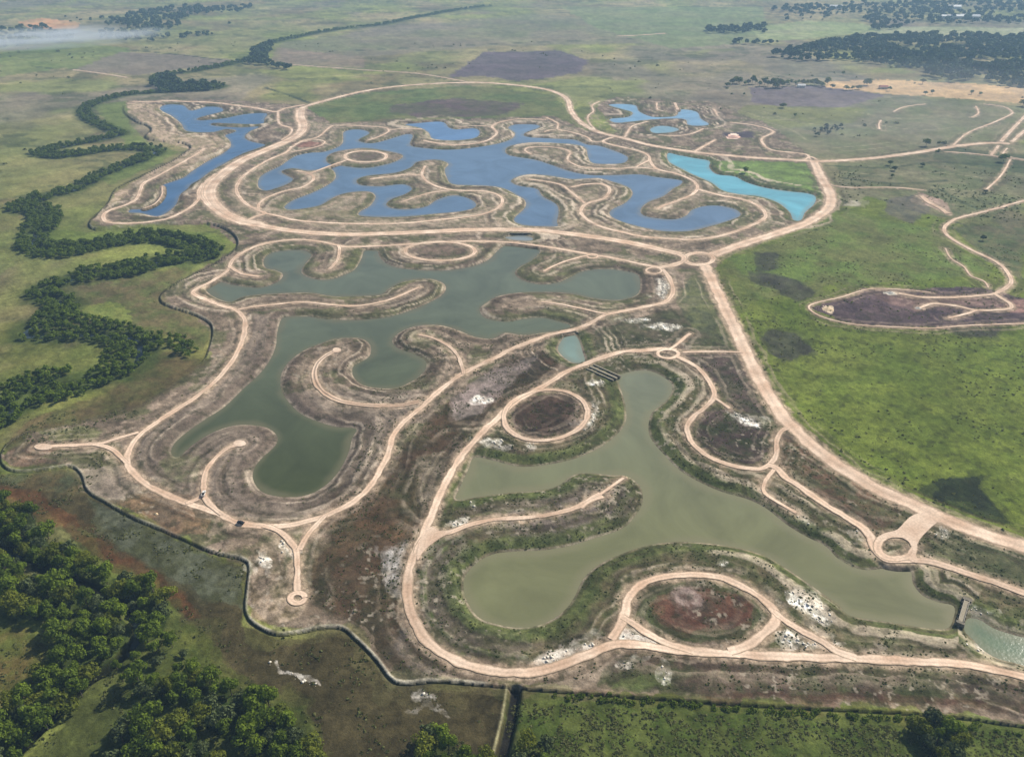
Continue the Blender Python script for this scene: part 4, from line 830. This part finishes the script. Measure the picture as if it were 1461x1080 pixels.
# trees of their own farther off
SOLO = [(1321,209,12,'lone round dark tree just north of the eastern road before its roundabout'),
 (1431,231,12,'lone dark tree south of the eastern roundabout, beside the thin track'),
 (1063,247,9,'small tree alone in the bright green grass above the turquoise lake'),
 (1117,154,9,'dark tree at the corner below the grey ploughed field'),
 (1134,167,7,'low round bush tree on the yellowish grass below the ploughed field'),
 (1203,108,11,'dark tree standing alone behind the tan field, west part'),
 (1187,127,10,'small dark tree just right of the long tree row'),
 (1269,130,10,'slender dark tree beside the red roofed farmhouse'),
 (1316,120,11,'broad dark tree on the far edge of the tan stubble field'),
 (1330,135,10,'larger tree of the pair in the middle of the tan stubble field'),
 (1320,136,8,'smaller tree of the pair in the middle of the tan stubble field'),
 (1386,135,10,'broad tree in the right half of the tan stubble field'),
 (1398,136,7,'short tree just right of the broad one in the tan stubble field'),
 (1459,152,13,'dark tree cut by the right edge of the photo beside the tan field'),
 (1207,129,10,'left tree of the dark clump in front of the tan field'),
 (1216,129,10,'second tree of the dark clump in front of the tan field'),
 (1225,128,9,'third tree of the dark clump in front of the tan field'),
 (1237,122,14,'tall pale tree at the right end of the dark clump by the tan field'),
 (1270,236,7,'upper of three small bushes on the dark meadow south of the eastern road'),
 (1276,244,7,'middle of three small bushes on the dark meadow south of the eastern road'),
 (1273,254,6,'lowest of three small bushes on the dark meadow south of the eastern road'),
 (1316,238,6,'small dark bush alone right of the three bushes south of the eastern road'),
 (1061,137,7,'low dark tree on the pale meadow below the left end of the tree row'),
 (1402,343,6,'dark bush beside the winding track on the eastern meadow'),
 (1406,276,5,'tiny bush at the foot of the straight pale track in the east')]
for px, py, h, lab in SOLO:
    p = gp(px, py, 2.0); k = random.randrange(9); o = place_tree(float(p[0]), float(p[1]), h/protos[k][2]*.95, lab, None, 'tree', k, 1.0)
r = np.random.RandomState(12)
for i in range(26):   # the windbreak row
    px = 1038+i*5.6+r.rand()*2; py = 121+r.rand()*4-2*sin(i*.4) ; p = gp(px, py, 2.0); k = random.randrange(9)
    if i >= 0: place_tree(float(p[0]), float(p[1]), r.uniform(1.0, 1.75), 'tall dark tree in the long row behind the grey field', 'trees in the long row behind the ploughed field', 'tree', k)

# hedge along the levee, lower right, as one grown-together hedge
r = np.random.RandomState(21)
def hedge(name, pts, zoff, wid, label, size=1.2, step=1.5):
    q = smooth(pts, False, 4); wq = gp(q[:, 0], q[:, 1], 1.0); cs = []; rs = []
    for i in range(len(wq)-1):
        L = np.hypot(*(wq[i+1]-wq[i])); 
        for k in range(max(1, int(L/step))):
            p = wq[i]+(wq[i+1]-wq[i])*r.rand() + r.normal(size=2)*wid*.4
            if r.rand() < .12: continue
            cs.append(np.array([p[0], p[1], float(groundz(p[0], p[1]))+.4])); rs.append(size*(.6+.6*r.rand()))
    V, Q, T = leafcloud(r, cs, rs, 60, .3); o = meshobj(name, V, Q, fol); colattr(o.data, 'leaf', np.repeat(T[:, None]*.55, 3, 1))
    tag(o, label, 'hedge'); return o
hedge('hedge', [(790,992),(860,999),(960,1005),(1060,1013),(1161,1020),(1272,1026),(1355,1033),(1440,1045),(1560,1060)], 0, 2.2, 'long dark green hedge growing along the foot of the levee in the lower right', 1.3)

# ------------------------------------------------------------------ scattered shrubs and weeds (uncountable)
r = np.random.RandomState(31)
def tufts(name, n, region, dens, size, mat, seed, sq=1.0, hz=.8):
    """n tries in a pixel region weighted by dens(x,y)"""
    r = np.random.RandomState(seed); p = np.asarray(region, float)
    wq = gp(p[:, 0], p[:, 1], 2.0); x0, y0 = wq.min(0); x1, y1 = wq.max(0)
    x = x0+(x1-x0)*r.rand(n); y = y0+(y1-y0)*r.rand(n)
    px, py = w2p(x, y, 2.0); k = inside(list(map(tuple, p)), px, py) & (px > -20) & (px < W0+20) & (py < H0+30)
    x, y = x[k], y[k]; k = (r.rand(len(x)) < dens(x, y)) & (fieldat(SDW, x, y) > 1.2) & (fieldat(SDR, x, y) > .8); x, y = x[k], y[k]
    z = groundz(x, y); m = len(x); K = 6
    s = size*(.4+1.1*r.rand(m)**2)
    d = r.normal(size=(m, K, 3)); d[..., 2] = np.abs(d[..., 2]); d /= np.linalg.norm(d, axis=2)[..., None]
    c = np.stack([x, y, z], -1)[:, None] + d*s[:, None, None]*np.array([1, 1, hz])*(.5+.4*r.rand(m, K, 1))
    nrm = d + r.normal(size=d.shape)*.35; nrm /= np.linalg.norm(nrm, axis=2)[..., None]
    a = np.cross(nrm, r.normal(size=d.shape)); a /= np.linalg.norm(a, axis=2)[..., None]; b = np.cross(nrm, a)
    q = s[:, None, None]*.48*(.6+.7*r.rand(m, K, 1))
    V = np.stack([c-a*q-b*q, c+a*q-b*q*.8, c+a*q*.9+b*q, c-a*q*.8+b*q], 2).reshape(-1, 3)
    T = np.repeat((r.rand(m, 1)*.8+r.rand(m, K)*.4).ravel(), 4)
    print(name, m)
    o = meshobj(name, V, np.arange(len(V)).reshape(-1, 4), mat); colattr(o.data, 'leaf', np.repeat(T[:, None], 3, 1)); o['kind'] = 'stuff'; return o
def dn(scale, s, lo, hi, k): return lambda x, y: k*ss(lo, hi, fbm(x, y, scale, s, 3))
EASTM = [(1020,392),(1190,310),(1461,330),(1540,400),(1540,775),(1440,760),(1335,722),(1180,640),(1100,545)]
tufts('meadow_shrubs', 26000, EASTM, dn(24, 200, .42, .66, .38), .85, folS, 1, 1, .38)
tufts('site_weeds', 60000, [(560,470),(800,470),(1010,500),(1120,600),(1300,715),(1540,800),(1540,990),(960,985),(560,965),(500,880),(440,860),(470,760)], dn(9, 201, .42, .62, .8), .52, folS, 2, 1, .45)
tufts('marsh_scrub', 60000, [(-40,600),(200,580),(130,700),(350,800),(350,890),(500,900),(560,980),(720,990),(700,1080),(1461,1080),(1461,1040),(740,1000),(720,1100),(-40,1100)], dn(12, 202, .45, .65, .7), .7, folS, 3, 1, .5)
tufts('lower_meadow', 30000, [(730,1000),(1461,1045),(1540,1060),(1500,1110),(700,1110)], dn(5, 203, .30, .8, .45), .65, folS, 4, 1, .38)
tufts('bank_scrub', 50000, [(130,330),(330,360),(400,345),(960,380),(960,440),(800,480),(560,620),(500,720),(420,740),(180,650),(60,640),(200,600),(300,520)], dn(10, 204, .52, .68, .2), .55, folS, 5, 1, .5)

tufts('field_shrubs', 30000, [(1190,235),(1461,240),(1540,300),(1540,400),(1461,330),(1190,300)], dn(30, 206, .45, .62, .16), 1.3, folS, 6, 1, .5)
tufts('plain_shrubs', 60000, [(-60,60),(1540,60),(1540,225),(1100,225),(800,120),(600,115),(430,140),(300,130),(200,100),(100,200),(-60,520)], dn(90, 207, .52, .66, .05), 3.0, folS, 7, 1, .8)
# ------------------------------------------------------------------ white rubble
rk, t, b = newmat('limestone'); b.inputs['Roughness'].default_value = .95
nn = t.nodes.new('ShaderNodeTexNoise'); nn.inputs['Scale'].default_value = .7; cc = t.nodes.new('ShaderNodeValToRGB')
geo = t.nodes.new('ShaderNodeNewGeometry'); t.links.new(geo.outputs['Position'], nn.inputs['Vector'])
cc.color_ramp.elements[0].color = (*lin((176,164,148)), 1); cc.color_ramp.elements[1].color = (*lin((238,230,214)), 1); t.links.new(nn.outputs[0], cc.inputs[0]); t.links.new(cc.outputs[0], b.inputs['Base Color'])
cube = np.array([(-1,-1,-1),(1,-1,-1),(1,1,-1),(-1,1,-1),(-1,-1,1),(1,-1,1),(1,1,1),(-1,1,1)], float)
cf = np.array([(0,3,2,1),(4,5,6,7),(0,1,5,4),(1,2,6,5),(2,3,7,6),(3,0,4,7)])
r = np.random.RandomState(44); VV = []; QQ = []; base = 0
for i, pw in enumerate(WHITE):
    if i in (32,): continue
    p = np.asarray(pw, float); wq = gp(p[:, 0], p[:, 1], 2.0); x0, y0 = wq.min(0)-1; x1, y1 = wq.max(0)+1
    n = int(min(300, (x1-x0)*(y1-y0)*.3))
    for _ in range(n):
        x = x0+(x1-x0)*r.rand(); y = y0+(y1-y0)*r.rand(); q = w2p(x, y, 2.0)
        if not inside(list(map(tuple, p)), np.array([q[0]]), np.array([q[1]]))[0]: continue
        if float(fieldat(SDR, x, y)) < .6 or float(fieldat(SDW, x, y)) < .6: continue
        s = .12+.5*r.rand()**4; v = cube*(.6+.6*r.rand(8, 3))*s*np.array([1.2, 1, .7]); a = r.rand()*6.28
        v = np.stack([v[:, 0]*cos(a)-v[:, 1]*sin(a)+x, v[:, 0]*sin(a)+v[:, 1]*cos(a)+y, v[:, 2]+float(groundz(x, y))+s*.25], -1)
        VV.append(v); QQ.append(cf+base); base += 8
o = meshobj('rubble', np.concatenate(VV), np.concatenate(QQ), rk); o['kind'] = 'stuff'

# ------------------------------------------------------------------ box/prism builder
class MB:
    def __init__(s): s.V = []; s.F = []
    def box(s, c, d, rz=0, taper=1.0):
        b = len(s.V)
        for v in cube:
            k = taper if v[2] > 0 else 1
            x, y = v[0]*d[0]/2*k, v[1]*d[1]/2*k
            s.V.append((c[0]+x*cos(rz)-y*sin(rz), c[1]+x*sin(rz)+y*cos(rz), c[2]+v[2]*d[2]/2))
        s.F += [[int(i)+b for i in f] for f in cf]; return s
    def prism(s, prof, y0, y1):       # profile in x,z, run along y
        b = len(s.V); n = len(prof)
        for y in (y0, y1):
            for (x, z) in prof: s.V.append((x, y, z))
        s.F += [[b+i, b+(i+1) % n, b+n+(i+1) % n, b+n+i] for i in range(n)]
        s.F += [list(range(b+n-1, b-1, -1)), list(range(b+n, b+2*n))]; return s
    def cyl(s, c, r, h, axis='z', n=14):
        b = len(s.V)
        for e in (-.5, .5):
            for k in range(n):
                u, v = r*cos(2*pi*k/n), r*sin(2*pi*k/n)
                s.V.append((c[0]+u, c[1]+v, c[2]+e*h) if axis == 'z' else (c[0]+e*h, c[1]+u, c[2]+v))
        s.F += [[b+k, b+(k+1) % n, b+n+(k+1) % n, b+n+k] for k in range(n)] + [list(range(b+n-1, b-1, -1)), list(range(b+n, b+2*n))]; return s
    def out(s, name, mat, parent=None): return meshobj(name, np.array(s.V), s.F, mat, None, parent)
def flatmat(nm, col, rough=.8, var=.12, scale=2.0, metal=0):
    m, t, b = newmat(nm); n = t.nodes.new('ShaderNodeTexNoise'); n.inputs['Scale'].default_value = scale; n.inputs['Detail'].default_value = 5
    c = lin(col); cr = t.nodes.new('ShaderNodeValToRGB'); cr.color_ramp.elements[0].position = .3; cr.color_ramp.elements[1].position = .7
    cr.color_ramp.elements[0].color = (*(c*(1-var)), 1); cr.color_ramp.elements[1].color = (*np.clip(c*(1+var), 0, 1), 1)
    tc = t.nodes.new('ShaderNodeTexCoord'); t.links.new(tc.outputs['Object'], n.inputs['Vector'])
    t.links.new(n.outputs[0], cr.inputs[0]); t.links.new(cr.outputs[0], b.inputs['Base Color'])
    b.inputs['Roughness'].default_value = rough; b.inputs['Metallic'].default_value = metal; return m
conc = flatmat('concrete', (148,138,118), .9, .25); concD = flatmat('concrete_stained', (112,104,90), .9, .3)
steel = flatmat('galvanised_steel', (150,144,132), .7, .2, 3, .1); darkm = flatmat('dark_opening', (28,28,26), .9, .2)
# sluice between the front lake and the outlet
A = gp(1379.5, 857, 2.6); B = gp(1371, 886, 2.6); L = float(np.hypot(*(B-A))); mid = (A+B)/2; rz = atan2(-(B-A)[0], (B-A)[1])
slu = empty('sluice_gate', (float(mid[0]), float(mid[1]), 0), 'narrow pale concrete sluice between the front lake and the green outlet channel', 'sluice', None, rz)
MB().box((0, 0, 2.5), (2.6, L, .3)).out('deck', conc, slu)
for sx in (-1, 1):
    m = MB().box((sx*1.15, 0, 3.55), (.14, L, .12)).box((sx*1.15, 0, 3.1), (.1, L-.04, .1))
    for k in range(9): m.box((sx*1.15, -L/2+.2+k*(L-.4)/8, 3.07), (.09, .09, .82))
    m.out('railing', steel, slu)
for k in range(5): MB().box((0, -L/2+L*(k+.5)/5, .55), (3.6, .6, 3.58)).out('pier', concD, slu)
for k in range(4):
    g = MB().box((-.4, -L/2+L*(k+1)/5, .6), (.15, L/5-.7, 2.6)).out('gate_panel', darkm, slu)
MB().box((0, -L/2-1.3, 1.9), (4.6, 2.4, 2.0), 0, .9).out('abutment', concD, slu)
MB().box((0, L/2+1.1, 1.9), (4.2, 2.0, 2.0), 0, .9).out('abutment', concD, slu)
# twin concrete channel below the crossing
A = gp(843, 524, 2.0); B = gp(879, 541.5, 1.0); L = float(np.hypot(*(B-A))); mid = (A+B)/2; rz = atan2(-(B-A)[0], (B-A)[1])
ch = empty('spillway_channel', (float(mid[0]), float(mid[1]), 0), 'twin straight concrete channel running from the road crossing down to the front lake', 'channel', None, rz)
MB().box((0, 0, .9), (8.2, L, .4)).out('channel_floor', darkm, ch)
for x, wd_, nm_ in ((-4.3, .9, 'side_wall'), (0, 1.6, 'middle_wall'), (4.3, .9, 'side_wall')):
    MB().box((x, 0, 1.6), (wd_, L+1.5, 2.3)).out(nm_, conc, ch)
# culvert headwalls where roads cross the water
for px, py, wdm, dirx, lab in ((812, 475.5, 12, (1, .35), 'concrete culvert under the loop road at the head of the small pond'),
                         (742, 334, 22, (1, .02), 'low concrete culvert under the main road, above the narrow pond'),
                         (836, 521, 8, (1, .3), 'concrete culvert under the front road, between small pond and channel'),
                         (1008, 356, 20, (.6, .5), 'dark culvert mouth just north of the central roundabout')):
    p = gp(px, py, 1.2); a = atan2(dirx[1], dirx[0])
    cu = empty('culvert', (float(p[0]), float(p[1]), 0), lab, 'culvert', None, a)
    MB().box((0, 0, 1.15), (wdm, .7, 2.0)).out('headwall', concD, cu)
    for k in range(3): MB().box((wdm*(-.28+.28*k), -.38, .9), (wdm*.17, .1, 1.2)).out('opening', darkm, cu)
    for sx in (-1, 1): MB().box((sx*wdm*.56, -1.2, .95), (.5, 3.2, 1.8), sx*.6).out('wing_wall', conc, cu)
# levee drain side wall
# ------------------------------------------------------------------ vehicles
white = flatmat('white_paint', (222,220,214), .35, .04); black = flatmat('black_paint', (30,30,34), .35, .1); glass = flatmat('car_glass', (24,30,36), .1, .1); tyre = flatmat('tyre_rubber', (24,24,24), .9, .1)
lampm = flatmat('lamp_glass', (210,206,196), .2, .05)
def wheels(o, xs_, ys_):
    for y in ys_:
        for x in xs_:
            wv = MB().cyl((x, y, .36), .36, .24, 'x').out('wheel', tyre, o); MB().cyl((x*1.03, y, .36), .2, .25, 'x').out('rim', steel, wv)
def pickup(px, py, rz, lab):
    p = gp(px, py, 2.1); o = empty('pickup_truck', (float(p[0]), float(p[1]), 2.6), lab, 'pickup truck', None, rz)
    b = MB().box((0, 0, .62), (1.8, 5.0, .5)).box((0, 1.75, .98), (1.7, 1.4, .26), 0, .92)
    for sx in (-1, 1): b.box((sx*.84, -1.55, 1.05), (.1, 1.9, .4))
    b.box((0, -2.44, 1.05), (1.58, .1, .4)); b.out('body', white, o)
    MB().box((0, -1.5, .89), (1.56, 1.8, .03)).out('load_bed', black, o)
    MB().box((0, .45, 1.2), (1.66, 1.9, .66), 0, .82).out('cab', glass, o); MB().box((0, .42, 1.56), (1.36, 1.45, .06)).out('roof', white, o)
    for sx in (-1, 1): MB().box((sx*.66, 2.51, .78), (.3, .05, .16)).out('headlight', lampm, o)
    wheels(o, (-.84, .84), (-1.55, 1.6)); return o
def car(px, py, rz, lab):
    p = gp(px, py, 2.1); o = empty('car', (float(p[0]), float(p[1]), 2.55), lab, 'car', None, rz)
    MB().prism([(-.86, .3), (.86, .3), (.88, .8), (.74, .95), (-.74, .95), (-.88, .8)], -2.1, 2.1).out('body', black, o)
    MB().box((0, -.2, 1.16), (1.5, 2.2, .44), 0, .78).out('windows', glass, o); MB().box((0, -.2, 1.4), (1.14, 1.6, .05)).out('roof', black, o)
    for sx in (-1, 1): MB().box((sx*.6, 2.11, .7), (.28, .05, .14)).out('headlight', lampm, o)
    wheels(o, (-.82, .82), (-1.3, 1.3)); return o
pickup(291, 706, .12, 'white pickup truck stopped on the spur road south of the middle lake')
car(344, 747, 1.2, 'black car alone on the loop road south of the middle lake')
# ------------------------------------------------------------------ mounds
def mound(px, py, rx, ry, h, mat, name, lab, cat='mound'):
    p = gp(px, py, 2.0); V = []; n = 18; m = 5; r = np.random.RandomState(int(px))
    for j in range(m):
        f = 1-j/m
        for k in range(n):
            a = 2*pi*k/n; q = f*(.85+.3*r.rand()); V.append((p[0]+rx*q*cos(a), p[1]+ry*q*sin(a), float(groundz(p[0], p[1]))-.3+h*(1-f**1.5)*(.9+.2*r.rand())))
    V.append((p[0], p[1], float(groundz(p[0], p[1]))+h)); Fc = [[j*n+k, j*n+(k+1) % n, (j+1)*n+(k+1) % n, (j+1)*n+k] for j in range(m-1) for k in range(n)]
    Fc += [[(m-1)*n+k, (m-1)*n+(k+1) % n, m*n] for k in range(n)]
    tag(meshobj(name, np.array(V), Fc, mat), lab, cat)
sand = flatmat('sand', (214,188,150), .95, .15); pinks = flatmat('pink_soil', (226,180,160), .95, .15)
mound(222.5, 733.5, 1.6, 1.1, 1.1, sand, 'sand_heap', 'small pale yellow heap on the bare ground above the levee')
mound(1047, 196, 11, 9, 3.2, pinks, 'soil_heap', 'pinkish soil heap beside the dark pit north of the eastern road')
mound(1181, 441, 6, 4.5, 1.6, sand, 'sand_heap', 'pale sand heap at the west tip of the dark burnt pit')
mound(1271, 418, 4.5, 3, 1.5, rk, 'gravel_heap', 'whitish gravel heap on the north rim of the dark burnt pit')
mound(1310, 440, 3.5, 2.5, 1.4, rk, 'gravel_heap', 'whitish gravel heap ending the short track inside the burnt pit')
# ------------------------------------------------------------------ farm buildings
redt = flatmat('red_tile', (172,92,70), .9, .2); tin = flatmat('tin_roof', (214,212,206), .6, .08); wallm = flatmat('whitewash', (226,222,212), .9, .06); wallt = flatmat('tan_render', (190,168,138), .9, .1)
def house(px, py, L, Wd, h, rz, wm, rfm, lab):
    p = gp(px, py, 2.0); o = empty('farm_building', (float(p[0]), float(p[1]), float(groundz(p[0], p[1]))), lab, 'building', None, rz)
    MB().box((0, 0, h/2-.2), (Wd, L, h+.4)).out('wall', wm, o)
    e = Wd/2+.5; rf = MB().prism([(-e, h-.05), (0, h+Wd*.28), (e, h-.05), (e, h+.12), (0, h+Wd*.28+.25), (-e, h+.12)], -L/2-.5, L/2+.5).out('roof', rfm, o)
    MB().prism([(-Wd/2, h), (Wd/2, h), (0, h+Wd*.26)], -L/2+.03, L/2-.03).out('gable', wm, o)
    MB().box((-Wd/2-.02, L*.1, 1.1), (.12, 1.1, 2.2)).out('door', darkm, o)
    for y in (-.35, -.15, .32): MB().box((-Wd/2-.02, y*L, h*.55), (.1, 1.2, 1.1)).out('window', glass, o)
house(1365, 106, 26, 12, 6, 1.0, wallm, tin, 'white farm building at the near edge of the big dark wood on the right')
house(1383, 27, 60, 20, 8, 1.2, wallm, tin, 'bright white long shed far off in the upper right, rightmost of three')
house(1365, 27, 40, 16, 8, 1.5, wallm, tin, 'white shed far off in the upper right, middle of three')
house(1350, 27, 36, 14, 8, 1.5, wallm, tin, 'smallest white shed far off in the upper right, leftmost of three')
house(1358, 13, 60, 18, 8, 1.5, wallm, tin, 'pale building in the farthest wood at the top right')
house(1192, 13, 44, 18, 8, 1.4, wallm, tin, 'pale building at the very top, right of centre, in the far wood')
house(1260, 127, 16, 9, 4, 1.5, wallt, redt, 'farmhouse with a red roof in front of the tan field')
house(1143, 125, 15, 8, 4, 1.5, wallm, tin, 'small white building in front of the long row of dark trees')
house(1436, 76, 24, 12, 6, .9, wallm, tin, 'white building deep inside the dark wood near the right edge')
house(1382, 101, 16, 9, 5, 1.5, wallt, redt, 'small reddish building at the wood edge, right of the white farm building')
house(1248, 66, 18, 10, 5, .6, wallm, tin, 'small white building in the upper left part of the big wood')

# ------------------------------------------------------------------ smoke from a field fire
sm = bpy.data.materials.new('smoke'); sm.use_nodes = True; t = sm.node_tree; t.nodes.remove(t.nodes['Principled BSDF'])
pv = t.nodes.new('ShaderNodeVolumePrincipled'); pv.inputs['Color'].default_value = (.85, .9, 1, 1)
tc = t.nodes.new('ShaderNodeTexCoord'); nz = t.nodes.new('ShaderNodeTexNoise'); nz.inputs['Scale'].default_value = 2.2; nz.inputs['Detail'].default_value = 4
t.links.new(tc.outputs['Object'], nz.inputs['Vector'])
vl = t.nodes.new('ShaderNodeVectorMath'); vl.operation = 'LENGTH'; t.links.new(tc.outputs['Object'], vl.inputs[0])
m1 = t.nodes.new('ShaderNodeMapRange'); m1.inputs[1].default_value = 1.0; m1.inputs[2].default_value = .2; m1.inputs[3].default_value = 0; m1.inputs[4].default_value = 1; t.links.new(vl.outputs['Value'], m1.inputs[0])
m2 = t.nodes.new('ShaderNodeMapRange'); m2.inputs[1].default_value = .38; m2.inputs[2].default_value = .7; m2.inputs[3].default_value = 0; m2.inputs[4].default_value = .030; t.links.new(nz.outputs[0], m2.inputs[0])
mm = t.nodes.new('ShaderNodeMath'); mm.operation = 'MULTIPLY'; t.links.new(m1.outputs[0], mm.inputs[0]); t.links.new(m2.outputs[0], mm.inputs[1])
t.links.new(mm.outputs[0], pv.inputs['Density']); t.links.new(pv.outputs[0], t.nodes['Material Output'].inputs['Volume'])
def blob(name, px, py, rx, ry, rz_, zc, rot):
    p = gp(px, py, zc); V = []; Fc = []; n, m = 20, 10
    for j in range(m+1):
        th = pi*j/m
        for k in range(n): V.append((sin(th)*cos(2*pi*k/n), sin(th)*sin(2*pi*k/n), cos(th)))
    Fc = [[j*n+k, (j+1)*n+k, (j+1)*n+(k+1) % n, j*n+(k+1) % n] for j in range(m) for k in range(n)]
    o = meshobj(name, np.array(V), Fc, sm, 'stuff'); o.location = (float(p[0]), float(p[1]), zc); o.scale = (rx, ry, rz_); o.rotation_euler = (0, 0, rot)
sm2 = sm.copy(); sm2.name = 'thin_smoke'
for n_ in sm2.node_tree.nodes:
    if n_.type == 'MAP_RANGE' and n_.inputs[4].default_value < .5: n_.inputs[4].default_value = .0022
sm_, sm = sm, sm2
blob('smoke', 1235, 178, 330, 210, 16, 20, .2); blob('smoke', 1350, 120, 500, 330, 20, 24, .1)
sm = sm_
blob('smoke', 60, 55, 330, 130, 26, 34, .45)

# ------------------------------------------------------------------ haze
hz = bpy.data.materials.new('haze'); hz.use_nodes = True; t = hz.node_tree; t.nodes.remove(t.nodes['Principled BSDF'])
pv = t.nodes.new('ShaderNodeVolumePrincipled'); pv.inputs['Color'].default_value = (.44, .69, 1, 1); pv.inputs['Density'].default_value = 1.15e-4; pv.inputs['Anisotropy'].default_value = 0.1
t.links.new(pv.outputs[0], t.nodes['Material Output'].inputs['Volume'])
xm = float(np.abs(X).max())+200; ym = float(Y.max())+200
v = [(sx*xm, y, z) for z in (float(Z.min())-1.5, CAMH+3) for y in (-60., ym) for sx in (-1, 1)]
meshobj('haze', np.array(v), [[0,2,3,1],[4,5,7,6],[0,1,5,4],[2,6,7,3],[0,4,6,2],[1,3,7,5]], hz, 'stuff')
print('DONE', NX, NY, xm, ym)
